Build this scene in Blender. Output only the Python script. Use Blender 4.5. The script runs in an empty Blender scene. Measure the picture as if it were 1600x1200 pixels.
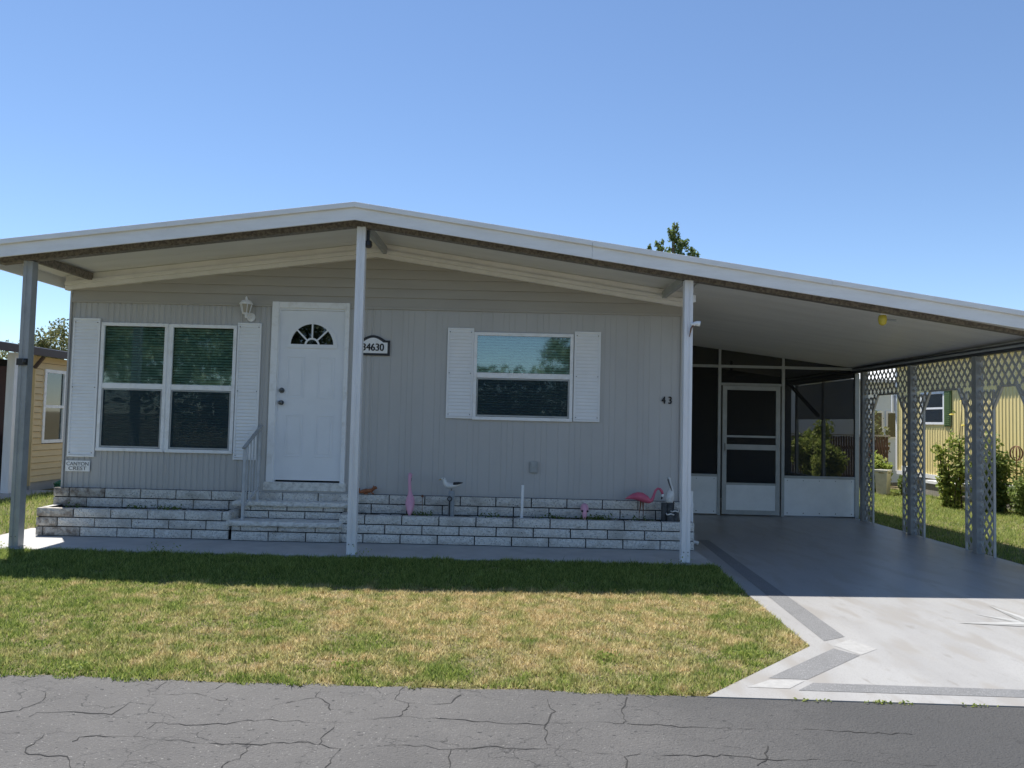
import bpy, bmesh, math, random
import numpy as np
from mathutils import Vector, Matrix
R = math.radians
random.seed(7); rng = np.random.default_rng(11)
scn = bpy.context.scene
COL = scn.collection

# ------------------------------------------------------------------ camera, sky, sun, exposure
cam = bpy.data.objects.new('camera', bpy.data.cameras.new('camera'))
COL.objects.link(cam); scn.camera = cam
cam.data.sensor_width = 36.0; cam.data.lens = 27.05; cam.data.clip_end = 2000; cam.data.clip_start = .05
P, RL = R(2.75), R(1.35)
fw = Vector((0, math.cos(P), math.sin(P))); u0 = Vector((0, -math.sin(P), math.cos(P))); x0v = Vector((1, 0, 0))
rt = math.cos(RL) * x0v + math.sin(RL) * u0; up = -math.sin(RL) * x0v + math.cos(RL) * u0
m = Matrix((rt, up, -fw)).transposed().to_4x4(); m.translation = (0, -9.25, 1.44)
cam.matrix_world = m
SUN = Vector((-.248, .375, 1)).normalized()
w = bpy.data.worlds.new('World'); scn.world = w; w.use_nodes = True
nt = w.node_tree; bg = nt.nodes['Background']
sky = nt.nodes.new('ShaderNodeTexSky'); sky.sky_type = 'NISHITA'; sky.sun_disc = False
sky.sun_elevation = math.asin(SUN.z); sky.sun_rotation = math.atan2(SUN.x, SUN.y)
sky.altitude = 1200; sky.air_density = 1.0; sky.dust_density = .0; sky.ozone_density = 4.0
nt.links.new(sky.outputs[0], bg.inputs[0]); bg.inputs[1].default_value = .092
sl = bpy.data.lights.new('sun', 'SUN'); sl.energy = 4.3; sl.angle = R(.53); sl.color = (1, .96, .90)
so = bpy.data.objects.new('sun', sl); COL.objects.link(so); so.rotation_euler = SUN.to_track_quat('Z', 'Y').to_euler()
so.location = (0, 0, 20)
vs = scn.view_settings
vs.view_transform = 'Standard'; vs.look = 'None'; vs.gamma = 1; vs.exposure = 0.86

# ------------------------------------------------------------------ materials
MATS = {}
def mat(name, col, rough=.6, col2=None, scale=6., amt=1., bump=0., bscale=40., metal=0., spec=.5, stretch=None,
        lo=.4, hi=.65, alpha=None, coat=0., detail=6., speck=None):
    if name in MATS: return MATS[name]
    M = bpy.data.materials.new(name); M.use_nodes = True; n = M.node_tree; b = n.nodes['Principled BSDF']
    b.inputs['Roughness'].default_value = rough; b.inputs['Metallic'].default_value = metal
    b.inputs['Specular IOR Level'].default_value = spec; b.inputs['Coat Weight'].default_value = coat
    b.inputs['Base Color'].default_value = (*col, 1)
    pos = None
    if col2 or bump or speck:
        g = n.nodes.new('ShaderNodeNewGeometry'); pos = g.outputs['Position']
        if stretch:
            mp = n.nodes.new('ShaderNodeVectorMath'); mp.operation = 'MULTIPLY'; mp.inputs[1].default_value = stretch
            n.links.new(pos, mp.inputs[0]); pos = mp.outputs[0]
    cur = None
    if col2:
        t = n.nodes.new('ShaderNodeTexNoise'); t.inputs['Scale'].default_value = scale; t.inputs['Detail'].default_value = detail
        t.inputs['Roughness'].default_value = .65
        n.links.new(pos, t.inputs['Vector'])
        r = n.nodes.new('ShaderNodeMapRange'); r.inputs[1].default_value = lo; r.inputs[2].default_value = hi; r.inputs[4].default_value = amt
        n.links.new(t.outputs[0], r.inputs[0])
        mx = n.nodes.new('ShaderNodeMix'); mx.data_type = 'RGBA'
        mx.inputs[6].default_value = (*col, 1); mx.inputs[7].default_value = (*col2, 1)
        n.links.new(r.outputs[0], mx.inputs[0]); cur = mx.outputs[2]
    for sc, sc_col, lo_, hi_ in ([speck] if isinstance(speck, tuple) else (speck or [])):
        t = n.nodes.new('ShaderNodeTexNoise'); t.inputs['Scale'].default_value = sc; t.inputs['Detail'].default_value = 2
        n.links.new(pos, t.inputs['Vector'])
        r = n.nodes.new('ShaderNodeMapRange'); r.inputs[1].default_value = lo_; r.inputs[2].default_value = hi_
        n.links.new(t.outputs[0], r.inputs[0])
        mx = n.nodes.new('ShaderNodeMix'); mx.data_type = 'RGBA'; mx.inputs[6].default_value = (*col, 1)
        mx.inputs[7].default_value = (*sc_col, 1); n.links.new(r.outputs[0], mx.inputs[0])
        if cur: n.links.new(cur, mx.inputs[6])
        cur = mx.outputs[2]
    if cur: n.links.new(cur, b.inputs['Base Color'])
    if bump:
        t = n.nodes.new('ShaderNodeTexNoise'); t.inputs['Scale'].default_value = bscale; t.inputs['Detail'].default_value = 5
        n.links.new(pos, t.inputs['Vector'])
        bp = n.nodes.new('ShaderNodeBump'); bp.inputs['Strength'].default_value = bump; bp.inputs['Distance'].default_value = .02
        n.links.new(t.outputs[0], bp.inputs['Height']); n.links.new(bp.outputs[0], b.inputs['Normal'])
    if alpha is not None:
        out = n.nodes['Material Output']; tr = n.nodes.new('ShaderNodeBsdfTransparent'); ms = n.nodes.new('ShaderNodeMixShader')
        ms.inputs[0].default_value = alpha
        n.links.new(tr.outputs[0], ms.inputs[1]); n.links.new(b.outputs[0], ms.inputs[2]); n.links.new(ms.outputs[0], out.inputs[0])
    MATS[name] = M
    return M
def glass_mat(name, tint, base=.10, rough=.01):
    M = bpy.data.materials.new(name); M.use_nodes = True; n = M.node_tree; n.nodes.clear()
    out = n.nodes.new('ShaderNodeOutputMaterial'); tr = n.nodes.new('ShaderNodeBsdfTransparent'); tr.inputs[0].default_value = (*tint, 1)
    gl = n.nodes.new('ShaderNodeBsdfGlossy'); gl.inputs['Roughness'].default_value = rough; gl.inputs[0].default_value = (.9, .95, 1, 1)
    fr = n.nodes.new('ShaderNodeFresnel'); fr.inputs[0].default_value = 1.5
    ad = n.nodes.new('ShaderNodeMath'); ad.operation = 'ADD'; ad.inputs[1].default_value = base; ad.use_clamp = True
    ms = n.nodes.new('ShaderNodeMixShader')
    n.links.new(fr.outputs[0], ad.inputs[0]); n.links.new(ad.outputs[0], ms.inputs[0])
    n.links.new(tr.outputs[0], ms.inputs[1]); n.links.new(gl.outputs[0], ms.inputs[2]); n.links.new(ms.outputs[0], out.inputs[0])
    return M
def leaf_mat(name, c1, c2, trans=.35, patch=None, pscale=.6, plo=.42, phi=.58):
    """per-leaf tone from the 'tone' attribute; optional second palette in patches over the ground"""
    M = bpy.data.materials.new(name); M.use_nodes = True; n = M.node_tree; b = n.nodes['Principled BSDF']; out = n.nodes['Material Output']
    at = n.nodes.new('ShaderNodeAttribute'); at.attribute_name = 'tone'
    mx = n.nodes.new('ShaderNodeMix'); mx.data_type = 'RGBA'; mx.inputs[6].default_value = (*c1, 1); mx.inputs[7].default_value = (*c2, 1)
    n.links.new(at.outputs['Fac'], mx.inputs[0]); cur = mx.outputs[2]
    if patch:
        m2 = n.nodes.new('ShaderNodeMix'); m2.data_type = 'RGBA'; m2.inputs[6].default_value = (*patch[0], 1); m2.inputs[7].default_value = (*patch[1], 1)
        n.links.new(at.outputs['Fac'], m2.inputs[0])
        g = n.nodes.new('ShaderNodeNewGeometry'); t = n.nodes.new('ShaderNodeTexNoise'); t.inputs['Scale'].default_value = pscale; t.inputs['Detail'].default_value = 5
        t.inputs['Roughness'].default_value = .62
        n.links.new(g.outputs['Position'], t.inputs['Vector'])
        # green share: noise patches plus the stored 'lush' value
        l = n.nodes.new('ShaderNodeAttribute'); l.attribute_name = 'lush'
        s = n.nodes.new('ShaderNodeMath'); s.operation = 'ADD'; n.links.new(t.outputs[0], s.inputs[0]); n.links.new(l.outputs['Fac'], s.inputs[1])
        r = n.nodes.new('ShaderNodeMapRange'); r.inputs[1].default_value = plo; r.inputs[2].default_value = phi; n.links.new(s.outputs[0], r.inputs[0])
        m3 = n.nodes.new('ShaderNodeMix'); m3.data_type = 'RGBA'
        n.links.new(r.outputs[0], m3.inputs[0]); n.links.new(m2.outputs[2], m3.inputs[6]); n.links.new(cur, m3.inputs[7]); cur = m3.outputs[2]
    n.links.new(cur, b.inputs['Base Color']); b.inputs['Roughness'].default_value = .55; b.inputs['Specular IOR Level'].default_value = .3
    tl = n.nodes.new('ShaderNodeBsdfTranslucent'); n.links.new(cur, tl.inputs[0])
    ms = n.nodes.new('ShaderNodeMixShader'); ms.inputs[0].default_value = trans
    n.links.new(b.outputs[0], ms.inputs[1]); n.links.new(tl.outputs[0], ms.inputs[2]); n.links.new(ms.outputs[0], out.inputs[0])
    return M

siding = mat('grey_siding', (.485, .48, .468), .5, (.44, .435, .425), 1.6, .7, .04, 60, stretch=(1.4, 1, .5))
gable_m = mat('gable_siding', (.43, .41, .375), .5, (.385, .365, .335), 2., .7, stretch=(.6, 1, 4))
white = mat('white_paint', (.86, .87, .88), .45, (.80, .81, .82), 5., .7)
trimw = mat('white_trim', (.86, .87, .88), .4, (.62, .60, .55), 9., .6, lo=.5, hi=.75)
cream = mat('cream_trim', (.86, .85, .825), .5, (.76, .75, .72), 4., .7)
fasc = mat('fascia_metal', (.86, .86, .85), .42, (.76, .755, .74), 3., .7, stretch=(1, 1, 5))
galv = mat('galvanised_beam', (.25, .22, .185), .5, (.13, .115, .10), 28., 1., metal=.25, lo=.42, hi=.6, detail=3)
ceilm = mat('ceiling_pan', (.80, .80, .78), .45, (.72, .72, .70), 1.5, .8, stretch=(.4, 3, 1))
roofm = mat('roof_coating', (.72, .72, .70), .6, (.6, .6, .57), 3)
postm = mat('post_aluminium', (.80, .81, .83), .4, (.70, .71, .73), 7., .7, stretch=(2, 2, .4))
greypost = mat('grey_post', (.36, .37, .37), .5, (.30, .31, .31), 6)
lattm = mat('lattice_vinyl', (.54, .52, .48), .55, (.46, .445, .41), 6)
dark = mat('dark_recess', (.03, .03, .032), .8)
black = mat('black_plastic', (.02, .02, .022), .45)
glass = glass_mat('window_glass', (.80, .93, .87), .09, .035)
glass_low = glass_mat('screened_glass', (.52, .76, .82), .06)
fanglass = glass_mat('fanlight_glass', (.25, .27, .28), .03)
blindm = mat('blind_slats', (.50, .57, .54), .5, (.44, .51, .48), 4)
meshm = mat('insect_screen', (.018, .042, .052), .7, alpha=.42)
porchmesh = mat('porch_screen', (.012, .014, .017), .8, alpha=.52)
brickm = mat('split_block', (.75, .73, .68), .85, (.43, .42, .40), 38., .75, 1., 60., lo=.45, hi=.68, speck=[(5., (.50, .48, .44), .50, .72), (75., (.16, .16, .16), .62, .70)])
stainm = mat('stained_block', (.52, .49, .44), .88, (.14, .105, .08), 11., .85, .9, 50., lo=.42, hi=.62)
mortar = mat('dark_mortar', (.022, .023, .025), .9)
slabm = mat('step_slab', (.74, .725, .68), .75, (.42, .41, .38), 18., .9, .4, 50, lo=.45, hi=.7)
conc = mat('walk_concrete', (.44, .43, .41), .7, (.36, .35, .335), 3., .8, .1, 90)
drive = mat('coated_driveway', (.36, .355, .345), .40, (.295, .288, .28), 1.2, .8, .05, 140, speck=[(170, (.25, .24, .23), .56, .72), (9., (.24, .225, .205), .64, .80), (3.1, (.30, .285, .265), .50, .62)], stretch=(1.6, .45, 1))
stripe = mat('grey_flake_stripe', (.155, .155, .155), .5, (.19, .19, .19), 3., .7, speck=(150, (.34, .34, .34), .56, .68))
lightinset = mat('white_crackle_inset', (.395, .39, .375), .45, (.32, .315, .305), 26., .8)
stardark = mat('star_grey', (.24, .24, .23), .5, (.31, .31, .30), 9)
starlight = mat('star_white', (.43, .43, .42), .45, (.38, .38, .37), 9)
soilm = mat('planter_soil', (.06, .052, .042), .95, (.20, .18, .15), 30., 1., .8, 60, lo=.48, hi=.62)
asph = mat('asphalt', (.142, .136, .129), .85, (.096, .092, .089), .9, 1., .8, 130, speck=[(120, (.33, .32, .30), .66, .76), (34, (.045, .044, .044), .66, .72), (.45, (.105, .103, .101), .50, .62)], stretch=(.7, 1, 1), lo=.35, hi=.7)
def craze(M):
    n = M.node_tree; b = n.nodes['Principled BSDF']; src = b.inputs['Base Color'].links[0].from_socket
    g = n.nodes.new('ShaderNodeNewGeometry'); nz = n.nodes.new('ShaderNodeTexNoise'); nz.inputs['Scale'].default_value = 5; nz.inputs['Detail'].default_value = 5
    n.links.new(g.outputs['Position'], nz.inputs['Vector'])
    ad = n.nodes.new('ShaderNodeVectorMath'); ad.operation = 'MULTIPLY_ADD'; ad.inputs[1].default_value = (.35, .35, .35)
    n.links.new(nz.outputs['Color'], ad.inputs[0]); n.links.new(g.outputs['Position'], ad.inputs[2])
    v = n.nodes.new('ShaderNodeTexVoronoi'); v.feature = 'DISTANCE_TO_EDGE'; v.inputs['Scale'].default_value = 3.4; n.links.new(ad.outputs[0], v.inputs['Vector'])
    r = n.nodes.new('ShaderNodeMapRange'); r.inputs[1].default_value = .004; r.inputs[2].default_value = .018; r.inputs[3].default_value = 1; r.inputs[4].default_value = 0
    n.links.new(v.outputs['Distance'], r.inputs[0])
    mk = n.nodes.new('ShaderNodeTexNoise'); mk.inputs['Scale'].default_value = 2.3; mk.inputs['Detail'].default_value = 4; n.links.new(g.outputs['Position'], mk.inputs['Vector'])
    r2 = n.nodes.new('ShaderNodeMapRange'); r2.inputs[1].default_value = .46; r2.inputs[2].default_value = .66; n.links.new(mk.outputs[0], r2.inputs[0])
    mu = n.nodes.new('ShaderNodeMath'); mu.operation = 'MULTIPLY'; n.links.new(r.outputs[0], mu.inputs[0]); n.links.new(r2.outputs[0], mu.inputs[1])
    mx = n.nodes.new('ShaderNodeMix'); mx.data_type = 'RGBA'; mx.inputs[7].default_value = (.04, .039, .038, 1)
    # darker sealed stretch of road in front of the driveway, with a ragged edge
    sx = n.nodes.new('ShaderNodeSeparateXYZ'); n.links.new(g.outputs['Position'], sx.inputs[0])
    wz = n.nodes.new('ShaderNodeTexNoise'); wz.inputs['Scale'].default_value = 1.7; wz.inputs['Detail'].default_value = 8; wz.inputs['Roughness'].default_value = .7; n.links.new(g.outputs['Position'], wz.inputs['Vector'])
    ma = n.nodes.new('ShaderNodeMath'); ma.operation = 'MULTIPLY_ADD'; ma.inputs[1].default_value = 3.2; n.links.new(wz.outputs[0], ma.inputs[0]); n.links.new(sx.outputs[0], ma.inputs[2])
    r3 = n.nodes.new('ShaderNodeMapRange'); r3.inputs[1].default_value = 1.0; r3.inputs[2].default_value = 3.3; r3.inputs[4].default_value = .75; n.links.new(ma.outputs[0], r3.inputs[0])
    m0 = n.nodes.new('ShaderNodeMix'); m0.data_type = 'RGBA'; m0.inputs[7].default_value = (.050, .050, .050, 1)
    n.links.new(r3.outputs[0], m0.inputs[0]); n.links.new(src, m0.inputs[6]); src = m0.outputs[2]
    n.links.new(mu.outputs[0], mx.inputs[0]); n.links.new(src, mx.inputs[6]); n.links.new(mx.outputs[2], b.inputs['Base Color'])
craze(asph)
crackm = mat('crack', (.030, .029, .028), .95)
earth = mat('lawn_earth', (.19, .145, .07), .95, (.09, .085, .035), 1.2, 1., .6, 60, speck=(60, (.30, .25, .14), .55, .7))
yellowl = mat('tan_lap_siding', (.70, .53, .27), .55, (.64, .48, .24), 3)
yellowr = mat('yellow_ribbed_siding', (.88, .73, .33), .5, (.84, .68, .29), 2., .8, stretch=(1, 1, .3))
brownm = mat('brown_fascia', (.055, .03, .022), .5)
maroon = mat('maroon_door', (.05, .012, .014), .5)
pink = mat('pink_plastic', (.62, .13, .20), .4, (.52, .10, .17), 10)
palepink = mat('faded_pink_plastic', (.74, .38, .50), .5, (.68, .34, .46), 10)
birdwhite = mat('bird_white', (.75, .75, .73), .5, (.6, .6, .58), 20)
rust = mat('rusty_metal', (.22, .10, .05), .7, (.12, .05, .03), 30)
squir = mat('squirrel_orange', (.36, .13, .05), .6, (.20, .07, .03), 30)
kick = mat('kick_panel', (.78, .81, .83), .4, (.71, .74, .76), 3)
frameal = mat('screen_frame', (.40, .42, .42), .45, (.33, .35, .35), 6)
shade = mat('roller_shade', (.62, .64, .68), .8, (.55, .57, .61), 2)
def translucent(M, f):
    n = M.node_tree; b = n.nodes['Principled BSDF']; t = n.nodes.new('ShaderNodeBsdfTranslucent'); t.inputs[0].default_value = (.6, .62, .66, 1); ms = n.nodes.new('ShaderNodeMixShader'); ms.inputs[0].default_value = f
    n.links.new(b.outputs[0], ms.inputs[1]); n.links.new(t.outputs[0], ms.inputs[2]); n.links.new(ms.outputs[0], n.nodes['Material Output'].inputs[0])
translucent(shade, .5)
wood = mat('brown_fence_wood', (.07, .04, .03), .8, (.11, .065, .05), 8, stretch=(6, 6, .5))
bluewall = mat('pale_blue_siding', (.70, .78, .85), .6, (.65, .73, .80), 2)
green_sh = mat('green_shutter', (.10, .16, .05), .55)
bark = mat('bark', (.12, .09, .065), .9, (.06, .045, .035), 12, 1., .6, 30)
hose = mat('green_hose', (.03, .20, .10), .5)
brass = mat('dull_brass', (.20, .17, .13), .35, metal=.8)
hardware = mat('dark_nickel', (.16, .17, .18), .3, metal=.9)
bulb = mat('yellow_bulb', (.62, .50, .06), .35)
tub = mat('white_tub', (.68, .66, .58), .7, (.55, .53, .46), 7)
canvas = mat('black_canvas', (.012, .013, .016), .8)

# ------------------------------------------------------------------ builders
class MB:
    def __init__(s): s.v = []; s.f = []
    def add(s, v, f):
        o = len(s.v); s.v += [tuple(p) for p in v]; s.f += [tuple(i + o for i in q) for q in f]; return s
    def box(s, x0, x1, y0, y1, z0, z1):
        return s.add([(x0, y0, z0), (x1, y0, z0), (x1, y1, z0), (x0, y1, z0), (x0, y0, z1), (x1, y0, z1), (x1, y1, z1), (x0, y1, z1)],
                     [(0, 3, 2, 1), (4, 5, 6, 7), (0, 1, 5, 4), (1, 2, 6, 5), (2, 3, 7, 6), (3, 0, 4, 7)])
    def slope(s, x0, x1, y0, y1, zf, top, bot):
        a, b = zf(x0), zf(x1)
        return s.add([(x0, y0, a + bot), (x1, y0, b + bot), (x1, y1, b + bot), (x0, y1, a + bot), (x0, y0, a + top), (x1, y0, b + top), (x1, y1, b + top), (x0, y1, a + top)],
                     [(0, 3, 2, 1), (4, 5, 6, 7), (0, 1, 5, 4), (1, 2, 6, 5), (2, 3, 7, 6), (3, 0, 4, 7)])
    def prism(s, pts, h0, h1, axis='y'):
        """polygon pts (a,b) extruded along axis from h0 to h1"""
        n = len(pts)
        if axis == 'y': q = [(a, h0, b) for a, b in pts] + [(a, h1, b) for a, b in pts]
        elif axis == 'x': q = [(h0, a, b) for a, b in pts] + [(h1, a, b) for a, b in pts]
        else: q = [(a, b, h0) for a, b in pts] + [(a, b, h1) for a, b in pts]
        return s.add(q, [tuple(range(n)), tuple(range(2 * n - 1, n - 1, -1))] + [(i, i + n, (i + 1) % n + n, (i + 1) % n) for i in range(n)])
    def bar(s, p, q, a, b=None):
        """square bar from p to q"""
        b = b or a; p, q = Vector(p), Vector(q); d = (q - p).normalized()
        u = d.cross(Vector((0, 0, 1))); u = u.normalized() if u.length > 1e-3 else Vector((1, 0, 0)); w_ = d.cross(u)
        c = [(-1, -1), (1, -1), (1, 1), (-1, 1)]
        return s.add([e + u * (i * a / 2) + w_ * (j * b / 2) for e in (p, q) for i, j in c],
                     [(0, 1, 2, 3), (7, 6, 5, 4), (0, 4, 5, 1), (1, 5, 6, 2), (2, 6, 7, 3), (3, 7, 4, 0)])
    def loft(s, pts, rad, n=10, closed=False):
        """tube along pts; rad = list of r or (r_side, r_up)"""
        pts = [Vector(p) for p in pts]; u = None; rings = []
        for i, p in enumerate(pts):
            t = (pts[min(i + 1, len(pts) - 1)] - pts[max(i - 1, 0)])
            if closed: t = pts[(i + 1) % len(pts)] - pts[i - 1]
            t.normalize()
            if u is None:
                u = t.cross(Vector((0, 1, 0))); u = u if u.length > .2 else t.cross(Vector((1, 0, 0)))
            u = (u - t * u.dot(t)).normalized(); v = t.cross(u)
            r = rad[i] if isinstance(rad, (list, tuple)) else rad
            ra, rb = r if isinstance(r, tuple) else (r, r)
            rings.append([p + u * (math.cos(2 * math.pi * k / n) * rb) + v * (math.sin(2 * math.pi * k / n) * ra) for k in range(n)])
        L = len(rings); f = []
        for i in range(L if closed else L - 1):
            j = (i + 1) % L
            f += [(i * n + k, i * n + (k + 1) % n, j * n + (k + 1) % n, j * n + k) for k in range(n)]
        if not closed: f += [tuple(range(n - 1, -1, -1)), tuple((L - 1) * n + k for k in range(n))]
        return s.add([q for r in rings for q in r], f)
    def lathe(s, c, prof, n=16):
        """prof (r,z) about vertical axis at c"""
        v = [(c[0] + r * math.cos(2 * math.pi * k / n), c[1] + r * math.sin(2 * math.pi * k / n), c[2] + z) for r, z in prof for k in range(n)]
        L = len(prof)
        return s.add(v, [(i * n + k, i * n + (k + 1) % n, (i + 1) * n + (k + 1) % n, (i + 1) * n + k) for i in range(L - 1) for k in range(n)]
                     + [tuple(range(n - 1, -1, -1)), tuple((L - 1) * n + k for k in range(n))])
    def mesh(s, name, m_):
        me = bpy.data.meshes.new(name); me.from_pydata(s.v, [], s.f); me.validate(); me.update()
        bm = bmesh.new(); bm.from_mesh(me); bmesh.ops.recalc_face_normals(bm, faces=bm.faces); bm.to_mesh(me); bm.free()
        me.materials.append(m_); return me
    def build(s, name, m_, parent=None, smooth=False, bevel=0.):
        o = bpy.data.objects.new(name, s.mesh(name, m_)); COL.objects.link(o)
        if parent: o.parent = parent
        if smooth: o.data.polygons.foreach_set('use_smooth', [True] * len(o.data.polygons))
        if bevel:
            b = o.modifiers.new('bevel', 'BEVEL'); b.width = bevel; b.segments = 2; b.limit_method = 'ANGLE'
        return o
def box(name, m_, parent, *a, bevel=0.): return MB().box(*a).build(name, m_, parent, bevel=bevel)
def tag(o, label, cat, group=None, kind=None):
    o['label'] = label; o['category'] = cat
    if group: o['group'] = group
    if kind: o['kind'] = kind
    return o
def thing(name, label, cat, group=None):
    o = bpy.data.objects.new(name, None); COL.objects.link(o); o.empty_display_size = .1
    return tag(o, label, cat, group)
def struct(o): o['kind'] = 'structure'; return o
def text_part(name, body, m_, parent, x, y, z, size, sx=1., bold=0., depth=.002):
    cu = bpy.data.curves.new('t', 'FONT'); cu.body = body; cu.size = size; cu.offset = bold; cu.extrude = depth
    cu.align_x = 'CENTER'; cu.align_y = 'CENTER'
    t = bpy.data.objects.new('t', cu); COL.objects.link(t)
    dg = bpy.context.evaluated_depsgraph_get(); me = bpy.data.meshes.new_from_object(t.evaluated_get(dg))
    bpy.data.objects.remove(t); me.materials.clear(); me.materials.append(m_)
    me.transform(Matrix.Translation((x, y, z)) @ Matrix.Rotation(math.pi / 2, 4, 'X') @ Matrix.Diagonal((sx, 1, 1, 1)))
    o = bpy.data.objects.new(name, me); COL.objects.link(o); o.parent = parent; return o
def np_mesh(name, verts, faces_n, m_, tone=None, lush=None, parent=None):
    """verts (N*k,3) in groups of k = one face each"""
    k = faces_n; nv = len(verts); me = bpy.data.meshes.new(name)
    me.vertices.add(nv); me.vertices.foreach_set('co', verts.astype(np.float32).ravel())
    me.loops.add(nv); me.loops.foreach_set('vertex_index', np.arange(nv, dtype=np.int32))
    nf = nv // k; me.polygons.add(nf); me.polygons.foreach_set('loop_start', np.arange(nf, dtype=np.int32) * k)
    me.update(calc_edges=True)
    for nm, a in (('tone', tone), ('lush', lush)):
        if a is not None:
            at = me.attributes.new(nm, 'FLOAT', 'POINT'); at.data.foreach_set('value', np.repeat(a, k).astype(np.float32))
    me.materials.append(m_); o = bpy.data.objects.new(name, me); COL.objects.link(o)
    if parent: o.parent = parent
    return o
def leaves(name, centers, size, m_, parent=None, aspect=.5, upbias=.3):
    n = len(centers); d = rng.normal(size=(n, 3)); d[:, 2] += upbias * 0; d /= np.linalg.norm(d, axis=1)[:, None]
    e = rng.normal(size=(n, 3)); e[:, 2] += upbias * 2; e = np.cross(d, e); e /= np.linalg.norm(e, axis=1)[:, None]
    s = (size * rng.uniform(.6, 1.3, n))[:, None]
    v = np.stack([centers - d * s * .5, centers + e * s * aspect * .5, centers + d * s * .5, centers - e * s * aspect * .5], 1).reshape(-1, 3)
    return np_mesh(name, v, 4, m_, tone=rng.uniform(0, 1, n), parent=parent)

# ------------------------------------------------------------------ the ground, road, driveway, walk
RIDGE = -1.66
def zt(x): return 3.645 - (.131 * (RIDGE - x) if x < RIDGE else .1405 * (x - RIDGE))
def road_edge(x): return -5.065 - .022 * x
struct(MB().add([(-600, -600, 0), (600, -600, 0), (600, 900, 0), (-600, 900, 0)], [(0, 1, 2, 3)]).build('ground', earth))
xs = np.concatenate([np.linspace(-90, -8, 20), np.arange(-7.9, 8, .11), np.linspace(8.1, 90, 20)])
near = [(x, road_edge(x) + (.018 * math.sin(x * 7.3) * math.sin(x * 2.1 + 1) + random.uniform(-.012, .012) if x < 1 else 0), .004) for x in xs]
far = [(x, -11.2 - .022 * x, .004) for x in xs]
n_ = len(xs)
road = struct(MB().add(near + far, [(i + n_, i + 1 + n_, i + 1, i) for i in range(n_ - 1)]).build('road', asph))
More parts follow.
